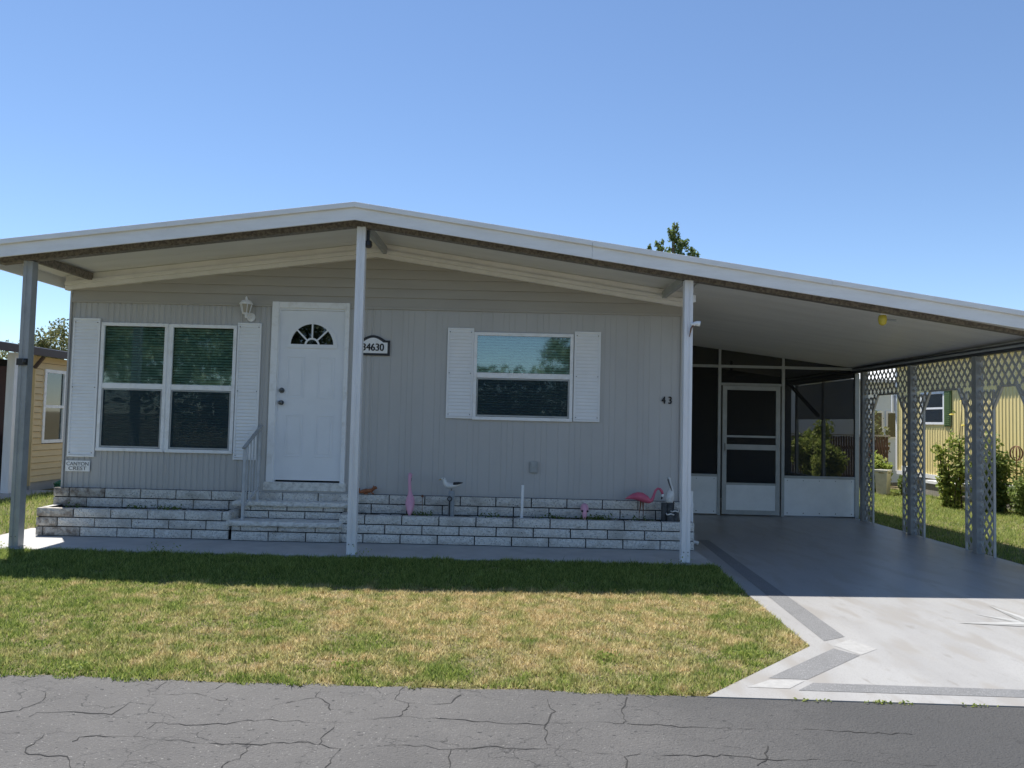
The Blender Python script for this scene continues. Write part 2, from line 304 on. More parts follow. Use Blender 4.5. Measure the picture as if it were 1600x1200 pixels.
# cracks: broken lines on the asphalt, road coordinates in metres
CR = [[(-2.291, -5.037), (-2.329, -5.115), (-2.406, -5.146), (-2.407, -5.229), (-2.361, -5.244), (-2.317, -5.293), (-2.282, -5.374), (-2.300, -5.455), (-2.313, -5.508), (-2.385, -5.537), (-2.518, -5.589)],
      [(-1.809, -5.060), (-1.811, -5.153), (-1.821, -5.207), (-1.806, -5.259), (-1.855, -5.346), (-1.854, -5.442), (-1.862, -5.528), (-2.001, -5.513), (-2.126, -5.514), (-2.225, -5.521), (-2.222, -5.580)],
      [(-1.862, -5.528), (-1.791, -5.545), (-1.704, -5.583), (-1.612, -5.612), (-1.551, -5.625), (-1.386, -5.621), (-1.291, -5.610), (-1.238, -5.569), (-1.132, -5.548), (-1.017, -5.556), (-0.902, -5.563), (-0.789, -5.565), (-0.682, -5.536), (-0.576, -5.485)],
      [(-1.612, -5.612), (-1.615, -5.676), (-1.640, -5.705), (-1.640, -5.771), (-1.759, -5.778), (-1.869, -5.789), (-1.874, -5.835)],
      [(-1.640, -5.771), (-1.473, -5.800), (-1.373, -5.812), (-1.254, -5.820), (-1.097, -5.821), (-0.968, -5.796), (-0.908, -5.785), (-0.797, -5.804), (-0.704, -5.844), (-0.622, -5.839), (-0.524, -5.804)],
      [(-0.962, -5.058), (-0.965, -5.150), (-0.968, -5.238), (-0.923, -5.269), (-0.872, -5.332), (-0.850, -5.410)],
      [(-0.965, -5.248), (-1.044, -5.293), (-1.094, -5.330)],
      [(-0.794, -5.566), (-0.786, -5.627), (-0.808, -5.696), (-0.808, -5.805)],
      [(-0.704, -5.844), (-0.714, -5.892), (-0.723, -5.963), (-0.728, -6.025), (-0.721, -6.114)],
      [(-1.097, -5.821), (-1.094, -5.889), (-1.100, -5.960), (-1.137, -5.996), (-1.145, -6.041), (-1.134, -6.135)],
      [(-2.353, -5.746), (-2.238, -5.758), (-2.131, -5.760), (-2.038, -5.762), (-2.026, -5.844), (-2.029, -5.905), (-2.005, -5.951), (-1.927, -5.970), (-1.812, -5.980), (-1.755, -6.062), (-1.687, -6.163)],
      [(-2.038, -5.762), (-1.986, -5.733), (-1.883, -5.746)],
      [(-1.495, -5.057), (-1.511, -5.151), (-1.535, -5.216)],
      [(-1.797, -5.258), (-1.693, -5.251), (-1.581, -5.226), (-1.505, -5.263), (-1.423, -5.318), (-1.400, -5.283)],
      [(-0.543, -5.067), (-0.549, -5.158), (-0.561, -5.245), (-0.487, -5.291), (-0.484, -5.356), (-0.501, -5.404), (-0.504, -5.466), (-0.575, -5.491)],
      [(-0.504, -5.466), (-0.392, -5.489), (-0.254, -5.486), (-0.115, -5.510), (0.057, -5.526), (0.193, -5.532), (0.230, -5.495), (0.344, -5.494), (0.462, -5.475), (0.575, -5.489), (0.591, -5.459), (0.591, -5.383), (0.590, -5.304), (0.621, -5.219), (0.643, -5.132)],
      [(0.221, -5.194), (0.228, -5.294), (0.255, -5.357), (0.221, -5.436), (0.196, -5.532), (0.200, -5.638), (0.191, -5.718), (0.193, -5.782)],
      [(-0.524, -5.804), (-0.420, -5.791), (-0.313, -5.810), (-0.228, -5.822), (-0.103, -5.798), (-0.029, -5.782), (0.045, -5.802), (0.129, -5.798), (0.193, -5.784), (0.276, -5.802), (0.390, -5.820), (0.522, -5.854), (0.577, -5.834), (0.733, -5.833), (0.837, -5.837), (0.997, -5.823)],
      [(-0.228, -5.822), (-0.234, -5.902), (-0.219, -5.992), (-0.221, -6.089)],
      [(0.522, -5.854), (0.517, -5.953), (0.497, -6.052)],
      [(-0.487, -5.291), (-0.365, -5.299), (-0.270, -5.277), (-0.229, -5.154)],
      [(1.191, -5.714), (1.130, -5.864), (1.078, -5.913)],
      [(0.997, -5.823), (1.145, -5.851), (1.458, -5.846), (1.860, -5.871)],
      [(0.587, -5.489), (0.915, -5.512), (1.372, -5.514), (1.931, -5.538)]]
for line in CR:
    pts = [Vector((a, b, .006)) for a, b in line]; dense = []
    for a, b in zip(pts, pts[1:]):
        k = max(2, int((b - a).length / .035))
        for i in range(k):
            q = a.lerp(b, i / k)
            if i: q += Vector((random.uniform(-.012, .012), random.uniform(-.014, .014), 0))
            dense.append(q)
    dense.append(pts[-1]); L = []; F = []
    for i, q in enumerate(dense):
        t = (dense[min(i + 1, len(dense) - 1)] - dense[max(i - 1, 0)]).normalized(); nn = Vector((-t.y, t.x, 0))
        wd = max(.0003, .0014 + .0013 * math.sin(i * .23 + line[0][0]) + random.uniform(-.0012, .0016))
        L += [q + nn * wd, q - nn * wd]
    MB().add(L, [(2 * i, 2 * i + 1, 2 * i + 3, 2 * i + 2) for i in range(len(dense) - 1)]).build('crack', crackm, road)

dpoly = [(1.07, road_edge(1.07) - .02), (2.0, -4.12), (2.06, -2.5), (2.14, -1.3), (2.14, 6.2), (5.60, 6.2), (5.60, -4.2), (6.5, road_edge(6.5) - .02)]
driveway = struct(MB().prism(dpoly, -.02, .010, 'z').build('driveway', drive))
def flat(name, m_, pts, z=.0118): return MB().add([(a, b, z) for a, b in pts], [tuple(range(len(pts)))]).build(name, m_, driveway)
flat('painted_stripe', stripe, [(2.36, .45), (2.14, -4.0), (2.33, -3.88), (2.50, .45)])
flat('painted_stripe', stripe, [(2.13, -4.17), (2.24, -4.31), (1.72, -4.80), (1.50, -4.79)])
flat('painted_stripe', stripe, [(1.73, -4.855), (5.9, -4.98), (6.0, -5.09), (1.60, -4.985)])
flat('pale_inset', lightinset, [(2.16, -4.10), (2.33, -3.95), (2.42, -4.16), (2.25, -4.30)])
flat('pale_inset', lightinset, [(1.33, -4.95), (1.50, -4.82), (1.69, -4.83), (1.56, -4.96)])
cx, cy = 3.97, -3.43
for i in range(8):
    L = .60 if i % 2 == 0 else .42; a = i * math.pi / 4; h = .11 if i % 2 == 0 else .10; zz = .0118 if i % 2 else .0134
    tip = (cx + L * math.cos(a), cy + L * math.sin(a))
    for sgn, mm in ((1, stardark), (-1, starlight)):
        b_ = (cx + h * math.cos(a + sgn * math.pi / 4 * .9), cy + h * math.sin(a + sgn * math.pi / 4 * .9))
        flat('star_point', mm, [(cx, cy), tip, b_], zz)
walk = struct(MB().box(-5.75, 2.135, -1.30, .1, -.02, .018).build('walkway', conc, bevel=.008))

# ------------------------------------------------------------------ the house
house = thing('mobile_home', 'grey mobile home with white gabled porch roof and white shutters', 'house')
for (a, b) in ((-5.5, RIDGE), (RIDGE, 5.70)):
    MB().slope(a, b, -1.40, 9.3, zt, -.004, -.075).build('roof', roofm, house)
    k = 2 if b < 0 else 3
    for q in range(k):
        c, d = a + (b - a) * q / k, a + (b - a) * (q + 1) / k; e_ = random.uniform(-.0025, .0025); gp = .0015 if q < k - 1 else 0
        MB().slope(c, d - gp, -1.425 + e_, -1.402, zt, -.012, -.176 + e_).build('fascia', fasc, house)
        MB().slope(c, d - gp, -1.455 + e_, -1.427, zt, .006, -.050 + e_).build('drip_edge', fasc, house, bevel=.004)
MB().box(-5.535, -5.502, -1.40, 9.3, 2.935, 3.15).build('fascia', fasc, house)
MB().box(5.702, 5.76, -1.40, 9.3, 2.44, 2.62).build('gutter', fasc, house)
# ceiling pans, each 0.3 m wide with a seam
def carport_z(x, y):
    f = zt(x) - .088 - .075 * (x - 2.05) / 3.55; b = 2.42 + .118 * (5.6 - x); u = min(max((y + 1.15) / 4.35, 0), 1)
    return f + (b - f) * u
y = -1.40
while y < 6.1:
    y1 = y + .296
    if y < -.1:
        MB().slope(-5.49, RIDGE - .002, y, min(y1, -.002), zt, -.079, -.088).build('ceiling_panel', ceilm, house)
        MB().slope(RIDGE + .002, 2.048, y, min(y1, -.002), zt, -.079, -.088).build('ceiling_panel', ceilm, house)
    if True:
        q = [(a, b, carport_z(a, b)) for a, b in ((2.05, y), (5.60, y), (5.60, y1), (2.05, y1))]
        MB().add(q + [(a, b, c + .012) for a, b, c in q], [(0, 3, 2, 1), (4, 5, 6, 7), (0, 1, 5, 4), (1, 2, 6, 5), (2, 3, 7, 6), (3, 0, 4, 7)]).build('ceiling_panel', ceilm, house)
    y += .302
for (a, b) in ((-5.40, RIDGE), (RIDGE, 5.66)):
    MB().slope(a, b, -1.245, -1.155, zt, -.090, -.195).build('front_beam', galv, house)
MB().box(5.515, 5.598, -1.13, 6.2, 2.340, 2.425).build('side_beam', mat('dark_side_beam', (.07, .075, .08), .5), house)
MB().box(5.601, 5.66, -1.39, 6.2, 2.35, 2.56).build('side_fascia', fasc, house)
MB().loft([(5.495, -1.1, 2.385), (5.495, 6, 2.385)], .014, 8).build('conduit', frameal, house)
# stepped rake trim on the wall
for (a, b) in ((-5.40, RIDGE), (RIDGE, 2.06)):
    MB().slope(a, b, -.050, .03, zt, -.092, -.165).build('rake_trim', cream, house)
    MB().slope(a, b, -.078, .03, zt, -.167, -.215).build('rake_trim', cream, house, bevel=.005)
    MB().slope(a, b, -.060, .03, zt, -.217, -.268).build('rake_trim', cream, house)
# outriggers
for x, z in ((-5.09, 3.045), (-1.565, 3.445), (1.80, 2.985)):
    MB().bar((x, -1.15, z), (x, -.06, z + .01), .045, .085).build('outrigger', galv if x < -2 else frameal, house)
# gable boards
zl = [2.775, 2.893, 3.005, 3.120, 3.236, 3.352, 3.468]
def rake_x(z):   # where the hidden rake line (under the trim) meets height z
    zz = z + .20
    return max(-5.33, RIDGE - (3.645 - zz) / .131), min(2.02, RIDGE + (3.645 - zz) / .1405)
for a, b in zip(zl, zl[1:]):
    l0, r0 = rake_x(a); l1, r1 = rake_x(min(b, 3.44)); 
    if a > 3.44: break
    b = min(b, 3.44)
    M_ = MB(); yb, ytp = -.024, -.002
    M_.add([(l0, yb, a), (r0, yb, a), (r1, ytp, b), (l1, ytp, b), (l0, .02, a), (r0, .02, a), (r1, .02, b), (l1, .02, b)],
           [(0, 1, 2, 3), (7, 6, 5, 4), (0, 4, 5, 1), (1, 5, 6, 2), (2, 6, 7, 3), (3, 7, 4, 0)])
    M_.build('siding_board', gable_m, house)
box('ledge_trim', gable_m, house, -5.34, 2.03, -.026, .01, 2.750, 2.773)
# vertical ribbed panels below, cut round the openings
OPEN = [(-4.95, -3.33, .975, 2.51), (-2.90, -1.975, .60, 2.81), (-.465, .728, 1.45, 2.495)]
def rib_profile(a, b, per, gw, gd):
    """flat sheet with narrow rolled grooves every per metres"""
    P_ = [(a, 0.)]; k = math.ceil((a + 5.33) / per - .5)
    while True:
        c = -5.33 + (k + .5) * per; k += 1
        if c + gw > b - .002: break
        if c - gw < a + .002: continue
        P_ += [(c - gw, 0.), (c - gw * .4, gd), (c + gw * .4, gd), (c + gw, 0.)]
    return P_ + [(b, 0.)]
px = -5.33
while px < 2.02 - .01:
    qx = min(px + .4065, 2.02); M_ = MB()
    cuts = sorted({px, qx} | {c for o in OPEN for c in o[:2] if px < c < qx})
    for a, b in zip(cuts, cuts[1:]):
        mid = (a + b) / 2; zs = [(.50, 2.752)]
        for o in OPEN:
            if o[0] < mid < o[1]: zs = [(.50, o[2]), (o[3], 2.752)]
        prof = rib_profile(a, b, *((.0678, .014, .008) if px < -1.9 else (.1355, .004, .0028)))
        for z0, z1 in zs:
            if z1 - z0 < .01: continue
            M_ = MB(); fl = [(x + (.0015 if x == px else 0), d_, z0) for x, d_ in prof]
            tp = [(p[0], p[1], z1) for p in fl]; bk = [(a, .02, z0), (b, .02, z0), (b, .02, z1), (a, .02, z1)]
            n = len(fl)
            M_.add(fl + tp + bk, [(i, i + 1, i + 1 + n, i + n) for i in range(n - 1)] + [(2 * n + 1, 2 * n, 2 * n + 3, 2 * n + 2),
                   (0, n, 2 * n + 3, 2 * n), (n - 1, 2 * n + 1, 2 * n + 2, 2 * n - 1)])
            M_.build('siding_panel', siding, house)
    px = qx
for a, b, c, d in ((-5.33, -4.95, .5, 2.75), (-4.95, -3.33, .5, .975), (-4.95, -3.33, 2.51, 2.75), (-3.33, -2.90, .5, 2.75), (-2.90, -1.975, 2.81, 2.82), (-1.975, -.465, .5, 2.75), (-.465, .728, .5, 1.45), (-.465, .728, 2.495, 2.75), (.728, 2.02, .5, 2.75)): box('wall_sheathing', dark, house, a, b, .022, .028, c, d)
box('corner_trim', siding, house, -5.352, -5.332, -.022, .05, .50, 2.95)
box('corner_trim', siding, house, 2.022, 2.045, -.022, .05, .50, 2.95)
for a in ((-5.33, -5.27), (1.96, 2.02)): box('side_wall', siding, house, *a, .022, 9, .3, 2.93)
box('back_wall', siding, house, -5.33, 2.02, 9.002, 9.06, .3, 3.0)
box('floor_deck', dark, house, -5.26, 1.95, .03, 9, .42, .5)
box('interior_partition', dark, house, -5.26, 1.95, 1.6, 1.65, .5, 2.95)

def window(x0, x1, z0, z1, zr, gl, name='window'):
    """white sash window; zr = meeting rail height"""
    f = .040
    M_ = MB().box(x0, x1, -.034, .0, z1 - f, z1).box(x0, x1, -.040, .0, z0, z0 + f)
    M_.box(x0, x0 + f, -.033, .0, z0 + f, z1 - f).box(x1 - f, x1, -.033, .0, z0 + f, z1 - f)
    M_.box(x0 + f, x1 - f, -.030, .0, zr - .032, zr + .032)
    wd = M_.build(name, trimw, house, bevel=.004)
    box('pane', gl, wd, x0 + f, x1 - f, -.014, -.011, zr + .032, z1 - f)
    box('pane', glass_low, wd, x0 + f, x1 - f, -.006, -.003, z0 + f, zr - .032)
    s_ = .014; a, b, c, d = x0 + f + .004, x1 - f - .004, z0 + f + .004, zr - .036
    MB().box(a, b, -.026, -.016, c, c + s_ * 1.3).box(a, b, -.026, -.016, d - s_, d).box(a, a + s_, -.0255, -.0165, c, d).box(b - s_, b, -.0255, -.0165, c, d).build('screen_frame', frameal, wd)
    box('insect_screen', meshm, wd, a + s_, b - s_, -.021, -.020, c + s_, d - s_)
    B = MB(); z = z0 + .05
    while z < z1 - .05:
        B.add([(x0 + .03, .030, z), (x1 - .03, .030, z), (x1 - .03, .056, z + .026), (x0 + .03, .056, z + .026)], [(0, 1, 2, 3)]); z += .033
    o = B.build('blind', blindm, wd); o['kind'] = 'stuff'
    return wd
window(-4.955, -4.150, .970, 2.512, 1.752, glass); window(-4.128, -3.324, .968, 2.510, 1.750, glass)
box('mullion', trimw, house, -4.149, -4.129, -.026, .0, .975, 2.505)
window(-.468, .730, 1.445, 2.500, 1.982, glass)
def shutter(x0, x1, z0, z1):
    b = .022
    s = MB().box(x0, x1, -.028, -.008, z0, z0 + b).box(x0, x1, -.028, -.008, z1 - b, z1).box(x0, x0 + b, -.027, -.008, z0 + b, z1 - b).box(x1 - b, x1, -.027, -.008, z0 + b, z1 - b)
    s.box(x0 + b, x1 - b, -.014, -.008, z0 + b, z1 - b)
    s = s.build('shutter', white, house, bevel=.003)
    L = MB(); z = z0 + b + .003; n = int((z1 - z0 - 2 * b) / .0405); st = (z1 - z0 - 2 * b) / n
    for i in range(n):
        a = z0 + b + i * st
        L.add([(x0 + b, -.0265, a + .008), (x1 - b, -.0265, a + .008), (x1 - b, -.0150, a + st), (x0 + b, -.0150, a + st), (x0 + b, -.0142, a + .008), (x1 - b, -.0142, a + .008)],
              [(0, 1, 2, 3), (0, 4, 5, 1)])
    o = L.build('louvers', white, s); o['kind'] = 'stuff'
    for sx in (x0 + .03, x1 - .03):
        for sz in (z0 + .05, (z0 + z1) / 2, z1 - .05): MB().loft([(sx, -.0265, sz), (sx, -.032, sz)], .0055, 6).build('screw', black, s)
for a in ((-5.297, -4.972, .892, 2.557), (-3.316, -3.03, .900, 2.545), (-.787, -.470, 1.455, 2.545), (.741, 1.058, 1.450, 2.535)): shutter(*a)

# front door
door = box('door', mat('door_paint', (.83, .85, .88), .4, (.79, .81, .84), 3.), house, -2.812, -2.030, .000, .03, .672, 2.712)
dm = MATS['door_paint']
def ringbox(M_, x0, x1, z0, z1, t, y0, y1):
    return M_.box(x0, x1, y0, y1, z0, z0 + t).box(x0, x1, y0, y1, z1 - t, z1).box(x0, x0 + t, y0, y1, z0 + t, z1 - t).box(x1 - t, x1, y0, y1, z0 + t, z1 - t)
for a, b in ((-2.71, -2.50), (-2.345, -2.14)):
    for c, d in ((1.65, 2.16), (.95, 1.455)):
        ringbox(MB(), a, b, c, d, .016, -.007, .001).build('door_moulding', dm, door, bevel=.003)
        box('door_panel', dm, door, a + .035, b - .035, -.005, .001, c + .035, d - .035, bevel=.004)
fx, fz = -2.42, 2.292
def arc(r, n=24, a0=0, a1=math.pi): return [(fx + r * math.cos(a0 + (a1 - a0) * i / n), fz + r * math.sin(a0 + (a1 - a0) * i / n)) for i in range(n + 1)]
F_ = MB(); o_, i_ = arc(.303), arc(.258)
for k in range(24): F_.prism([o_[k], o_[k + 1], i_[k + 1], i_[k]], -.018, .001)
F_.box(fx - .303, fx + .303, -.0185, .001, fz - .035, fz + .012)
fl_ = F_.build('fanlight', dm, door)
h_, h2 = arc(.092, 12), arc(.070, 12); G_ = MB()
for k in range(12): G_.prism([h_[k], h_[k + 1], h2[k + 1], h2[k]], -.016, -.002)
for a in (45, 90, 135):
    c, s = math.cos(R(a)), math.sin(R(a)); q = .009
    G_.prism([(fx + .085 * c - q * s, fz + .085 * s + q * c), (fx + .085 * c + q * s, fz + .085 * s - q * c), (fx + .262 * c + q * s, fz + .262 * s - q * c), (fx + .262 * c - q * s, fz + .262 * s + q * c)], -.0155, -.002)
G_.build('glazing_bar', dm, fl_)
for a in range(4):
    MB().prism(arc(.26, 6, a * math.pi / 4, (a + 1) * math.pi / 4) + arc(.072, 4, (a + 1) * math.pi / 4, a * math.pi / 4), -.006, -.003).build('pane', fanglass, fl_)
MB().prism(arc(.072, 10), -.006, -.003).build('pane', fanglass, fl_)
MB().prism(arc(.256), -.0025, -.0010).build('dark_backing', dark, fl_)
for z, nm, r in ((1.742, 'deadbolt', .033), (1.595, 'door_knob', .030)):
    MB().loft([(-2.765, .0, z), (-2.765, -.012, z)], r, 18).loft([(-2.765, -.012, z), (-2.765, -.03, z), (-2.765, -.045, z), (-2.765, -.062, z), (-2.765, -.068, z)], [.012, .012, .025, .024, .012] if nm == 'door_knob' else [.018, .018, .016, .010, .004], 16).build(nm, hardware, door, smooth=False)
C_ = MB().box(-2.905, -2.822, -.045, .0, .628, 2.812).box(-2.022, -1.972, -.045, .0, .628, 2.812).box(-2.822, -2.022, -.044, .0, 2.735, 2.811)
C_.build('door_casing', trimw, house, bevel=.006)
MB().box(-2.822, -2.812, -.02, .03, .65, 2.735).box(-2.032, -2.022, -.02, .03, .65, 2.735).box(-2.812, -2.032, -.02, .03, 2.714, 2.735).build('door_jamb', dm, house)
box('door_sill', slabm, house, -2.93, -1.95, -.055, .03, .548, .650, bevel=.006)
box('door_riser', siding, house, -2.97, -1.9, -.045, .03, .44, .546)

# porch posts
for x, top, mm, wd in ((-5.10, 2.998, greypost, .098), (-1.622, 3.446, postm, .092), (1.832, 2.960, postm, .090)):
    h = wd / 2; yc = -1.20
    M_ = MB()
    prof = [(-h, -h), (-h * .28, -h), (-h * .22, -h + .008), (h * .22, -h + .008), (h * .28, -h), (h, -h), (h, h), (-h, h)]
    M_.prism([(x + a, yc + b) for a, b in prof], .018, top, 'z')
    p = M_.build('porch_post', mm, house, bevel=.003)
    MB().box(x - h - .012, x + h + .012, yc - h - .012, yc + h + .012, .018, .026).build('base_plate', greypost, p)
    for q in (-.022, .022):
        MB().loft([(x + q, yc - h - .001, .13), (x + q, yc - h - .006, .13)], .006, 6).build('screw', hardware, p)

# brick skirting, planters, steps
bmesh_cache = []
def rough_brick(Lx, H=.1, Dp=.09, k=0):
    nx, nz = 9, 3; rr = random.Random(k); v = []; f = []
    for j in range(nz + 1):
        for i in range(nx + 1):
            e = i in (0, nx) or j in (0, nz)
            v.append((Lx * (i / nx - .5), 0.0 if e else -.004 - rr.random() * .009, H * (j / nz - .5)))
    for j in range(nz):
        for i in range(nx): a = j * (nx + 1) + i; f.append((a, a + 1, a + nx + 2, a + nx + 1))
    M_ = MB().add(v, f)
    l, h = Lx / 2, H / 2
    M_.add([(-l, 0, -h), (l, 0, -h), (l, 0, h), (-l, 0, h), (-l, Dp, -h), (l, Dp, -h), (l, Dp, h), (-l, Dp, h)], [(0, 4, 5, 1), (1, 5, 6, 2), (2, 6, 7, 3), (3, 7, 4, 0), (5, 4, 7, 6)])
    return M_
BR = [rough_brick(.41, k=k).mesh('brick', brickm) for k in range(10)]
BS = [rough_brick(.41, k=k + 20).mesh('brick', stainm) for k in range(4)]
def brick(parent, x, y, z, L, H, rot=0., stained=False, depth=1.):
    o = bpy.data.objects.new('brick', random.choice(BS if stained else BR)); COL.objects.link(o); o.parent = parent
    o.location = (x, y + random.uniform(-.003, .003), z); o.scale = (L / .41 * random.choice((1, -1)) if rot == 0 else L / .41, depth, H / .1); o.rotation_euler.z = rot
    return o
def courses(parent, x0, x1, y, zs, off, stain_to=None, depth=1., unit=.421, joint=.013):
    for ci, (z0, z1) in enumerate(zs):
        x = x0 - unit * off[ci]
        while x < x1 - .02:
            a, b = max(x, x0), min(x + unit, x1)
            if b - a > .03: brick(parent, (a + b) / 2, y, (z0 + z1) / 2, b - a - joint, z1 - z0 - joint, 0, stain_to is not None and (a + b) / 2 < stain_to - .12 * ci * random.random(), depth)
            x += unit
def side_run(parent, x, y0, y1, zs, face, depth=1.):
    for z0, z1 in zs: brick(parent, x, (y0 + y1) / 2, (z0 + z1) / 2, y1 - y0 - .01, z1 - z0 - .011, face * math.pi / 2, False, depth)
skirt = thing('brick_skirting', 'low white split-face brick skirting along the foot of the grey wall', 'skirting')
courses(skirt, -5.40, 2.125, -.085, [(.085, .197), (.197, .309), (.309, .421), (.421, .533)], [.0, .5, .05, .55], -4.9, .8)
box('mortar_bed', mortar, skirt, -5.39, 2.115, -.062, .015, .02, .527)
Z3 = [(.02, .126), (.126, .231), (.231, .337)]
for x0, x1, lab in ((-5.36, -3.16, 'brick planter left of the front steps, stained dark at its end'), (-1.93, 2.11, 'long brick planter right of the front steps holding bird ornaments')):
    pl = thing('brick_planter', lab, 'planter', 'brick planters along the house front')
    courses(pl, x0, x1, -.46, Z3, [.33, .75, .30] if x0 > -3 else [.8, .42, .0], -4.9 if x0 < -3 else None)
    MB().box(x0 + .012, x1 - .012, -.435, -.38, .02, .330).box(x0 + .012, x0 + .08, -.38, -.09, .02, .33).box(x1 - .08, x1 - .012, -.38, -.09, .02, .33).build('mortar_bed', mortar, pl)
    side_run(pl, x1, -.36, -.10, Z3, 1, .75); side_run(pl, x0, -.36, -.10, Z3, -1, .75)
    S_ = MB(); nx, ny = 60, 6; V_ = []
    for j in range(ny + 1):
        for i in range(nx + 1): V_.append((x0 + .08 + (x1 - x0 - .16) * i / nx, -.38 + .29 * j / ny, .298 + random.uniform(-.014, .016) + .008 * math.sin(i * .7)))
    S_.add(V_, [(j * (nx + 1) + i, j * (nx + 1) + i + 1, (j + 1) * (nx + 1) + i + 1, (j + 1) * (nx + 1) + i) for j in range(ny) for i in range(nx)])
    S_.build('soil', soilm, pl)
steps = thing('front_steps', 'two brick front steps with rough white slab treads below the white door', 'steps')
courses(steps, -3.13, -1.905, -.50, [(.02, .128), (.128, .190)], [0, .75])
box('mortar_bed', mortar, steps, -3.11, -1.925, -.475, -.09, .02, .188)
courses(steps, -3.09, -1.925, -.235, [(.243, .330), (.330, .388)], [.3, .8], depth=.8)
box('mortar_bed', mortar, steps, -3.07, -1.945, -.212, -.09, .2435, .386)
side_run(steps, -1.905, -.41, -.10, [(.02, .128), (.128, .19)], 1, .6); side_run(steps, -3.13, -.41, -.10, [(.02, .128), (.128, .19)], -1, .6)
def tread(x0, x1, y0, y1, z0, z1):
    k = 40; M_ = MB(); top = []; 
    pr = [(y1, z0), (y0 + .012, z0), (y0, z0 + .015), (y0, z1 - .015), (y0 + .012, z1), (y1, z1)]
    V_ = [(x0 + (x1 - x0) * i / k, a + (random.uniform(-.006, .006) if a < y1 else 0), b + random.uniform(-.003, .003)) for i in range(k + 1) for a, b in pr]
    n = len(pr)
    M_.add(V_, [(i * n + j, (i + 1) * n + j, (i + 1) * n + (j + 1) % n, i * n + (j + 1) % n) for i in range(k) for j in range(n)] + [tuple(range(n)), tuple(k * n + j for j in range(n - 1, -1, -1))])
    M_.build('tread_slab', slabm, steps)
tread(-3.175, -1.885, -.545, -.238, .190, .243); tread(-3.20, -1.870, -.285, -.09, .386, .440)

frameal2 = mat('handrail_paint', (.52, .54, .56), .45, (.42, .44, .46), 9)
rail = thing('handrail', 'grey metal handrail with thin balusters on the front steps', 'handrail')
p0, p1 = Vector((-3.03, -.43, .243)), Vector((-2.965, -.13, .440)); t0, t1 = Vector((-3.03, -.43, 1.078)), Vector((-2.965, -.13, 1.292))
MB().bar(p0, t0 - Vector((0, 0, .012)), .030).build('rail_post', frameal2, rail); MB().bar(p1, t1 - Vector((0, 0, .012)), .027).build('rail_post', frameal2, rail)
e = (t1 - t0).normalized() * .04
MB().bar(t0 - e, t1 + e, .040, .018).build('top_rail', greypost, rail)
b0, b1 = t0 - Vector((0, 0, .70)), t1 - Vector((0, 0, .70)); MB().bar(b0, b1, .018, .020).build('bottom_rail', frameal2, rail)
for i in range(1, 5):
    MB().bar(b0.lerp(b1, i / 5), t0.lerp(t1, i / 5), .011).build('baluster', frameal2, rail)

# ------------------------------------------------------------------ screened room at the back of the carport
sc = thing('screened_porch', 'dark screened porch with pale kick panels at the back of the carport', 'screened porch')
YS = 3.2
F_ = MB()
F_.box(2.05, 5.51, YS - .025, YS + .025, 2.385, 2.43)
for x in (3.36, 4.39): F_.box(x - .025, x + .025, YS - .024, YS + .024, .009, 2.385)
for x in (3.36, 4.39): F_.box(x - .02, x + .02, YS - .022, YS + .009, 2.43, carport_z(x, YS) - .002)
F_.box(5.55, 5.62, YS - .026, YS + .03, .009, 2.339).box(2.05, 2.1, YS - .026, YS + .026, .009, 2.384)
F_.box(2.05, 3.335, YS - .023, YS + .023, .625, .665).box(4.415, 5.55, YS - .023, YS + .023, .625, .665)
F_.box(3.385, 4.365, YS - .0235, YS + .0235, 2.10, 2.14)
F_.build('porch_frame', frameal, sc, bevel=.003)
for a, b in ((2.1, 3.335), (4.415, 5.55)):
    k = box('kick_panel', kick, sc, a, b, YS - .012, YS + .012, .03, .624)
    for i in range(5):
        xx = a + .05 + (b - a - .1) * i / 4
        MB().loft([(xx, YS - .0125, .07), (xx, YS - .018, .07)], .008, 6).build('rivet', black, k); MB().loft([(xx, YS - .0125, .59), (xx, YS - .018, .59)], .006, 6).build('rivet', black, k)
    box('screen_panel', porchmesh, sc, a, b, YS - .001, YS + .001, .666, 2.384)
box('screen_panel', porchmesh, sc, 3.386, 4.364, YS - .001, YS + .001, 2.142, 2.384)
MB().prism([(2.1, 2.431), (5.48, 2.431), (2.1, carport_z(2.1, YS) - .003)], YS - .001, YS + .001).build('screen_panel', porchmesh, sc)
sd = MB()
ringbox(sd, 3.405, 4.335, .03, 2.095, .07, YS - .045, YS - .026); sd.box(3.475, 4.265, YS - .044, YS - .027, 1.262, 1.295); sd.box(3.475, 4.265, YS - .044, YS - .027, .50, .535)
sdo = sd.build('screen_door', frameal, sc, bevel=.003)
box('kick_panel', kick, sdo, 3.475, 4.265, YS - .04, YS - .03, .10, .50)
box('push_bar', frameal, sdo, 3.475, 4.265, YS - .043, YS - .034, 1.065, 1.15)
box('screen_panel', porchmesh, sdo, 3.475, 4.265, YS - .036, YS - .035, .535, 2.025)
MB().loft([(3.44, YS - .046, 1.05), (3.44, YS - .08, 1.05), (3.44, YS - .08, 1.16), (3.44, YS - .046, 1.16)], .008, 6).build('handle', hardware, sdo)
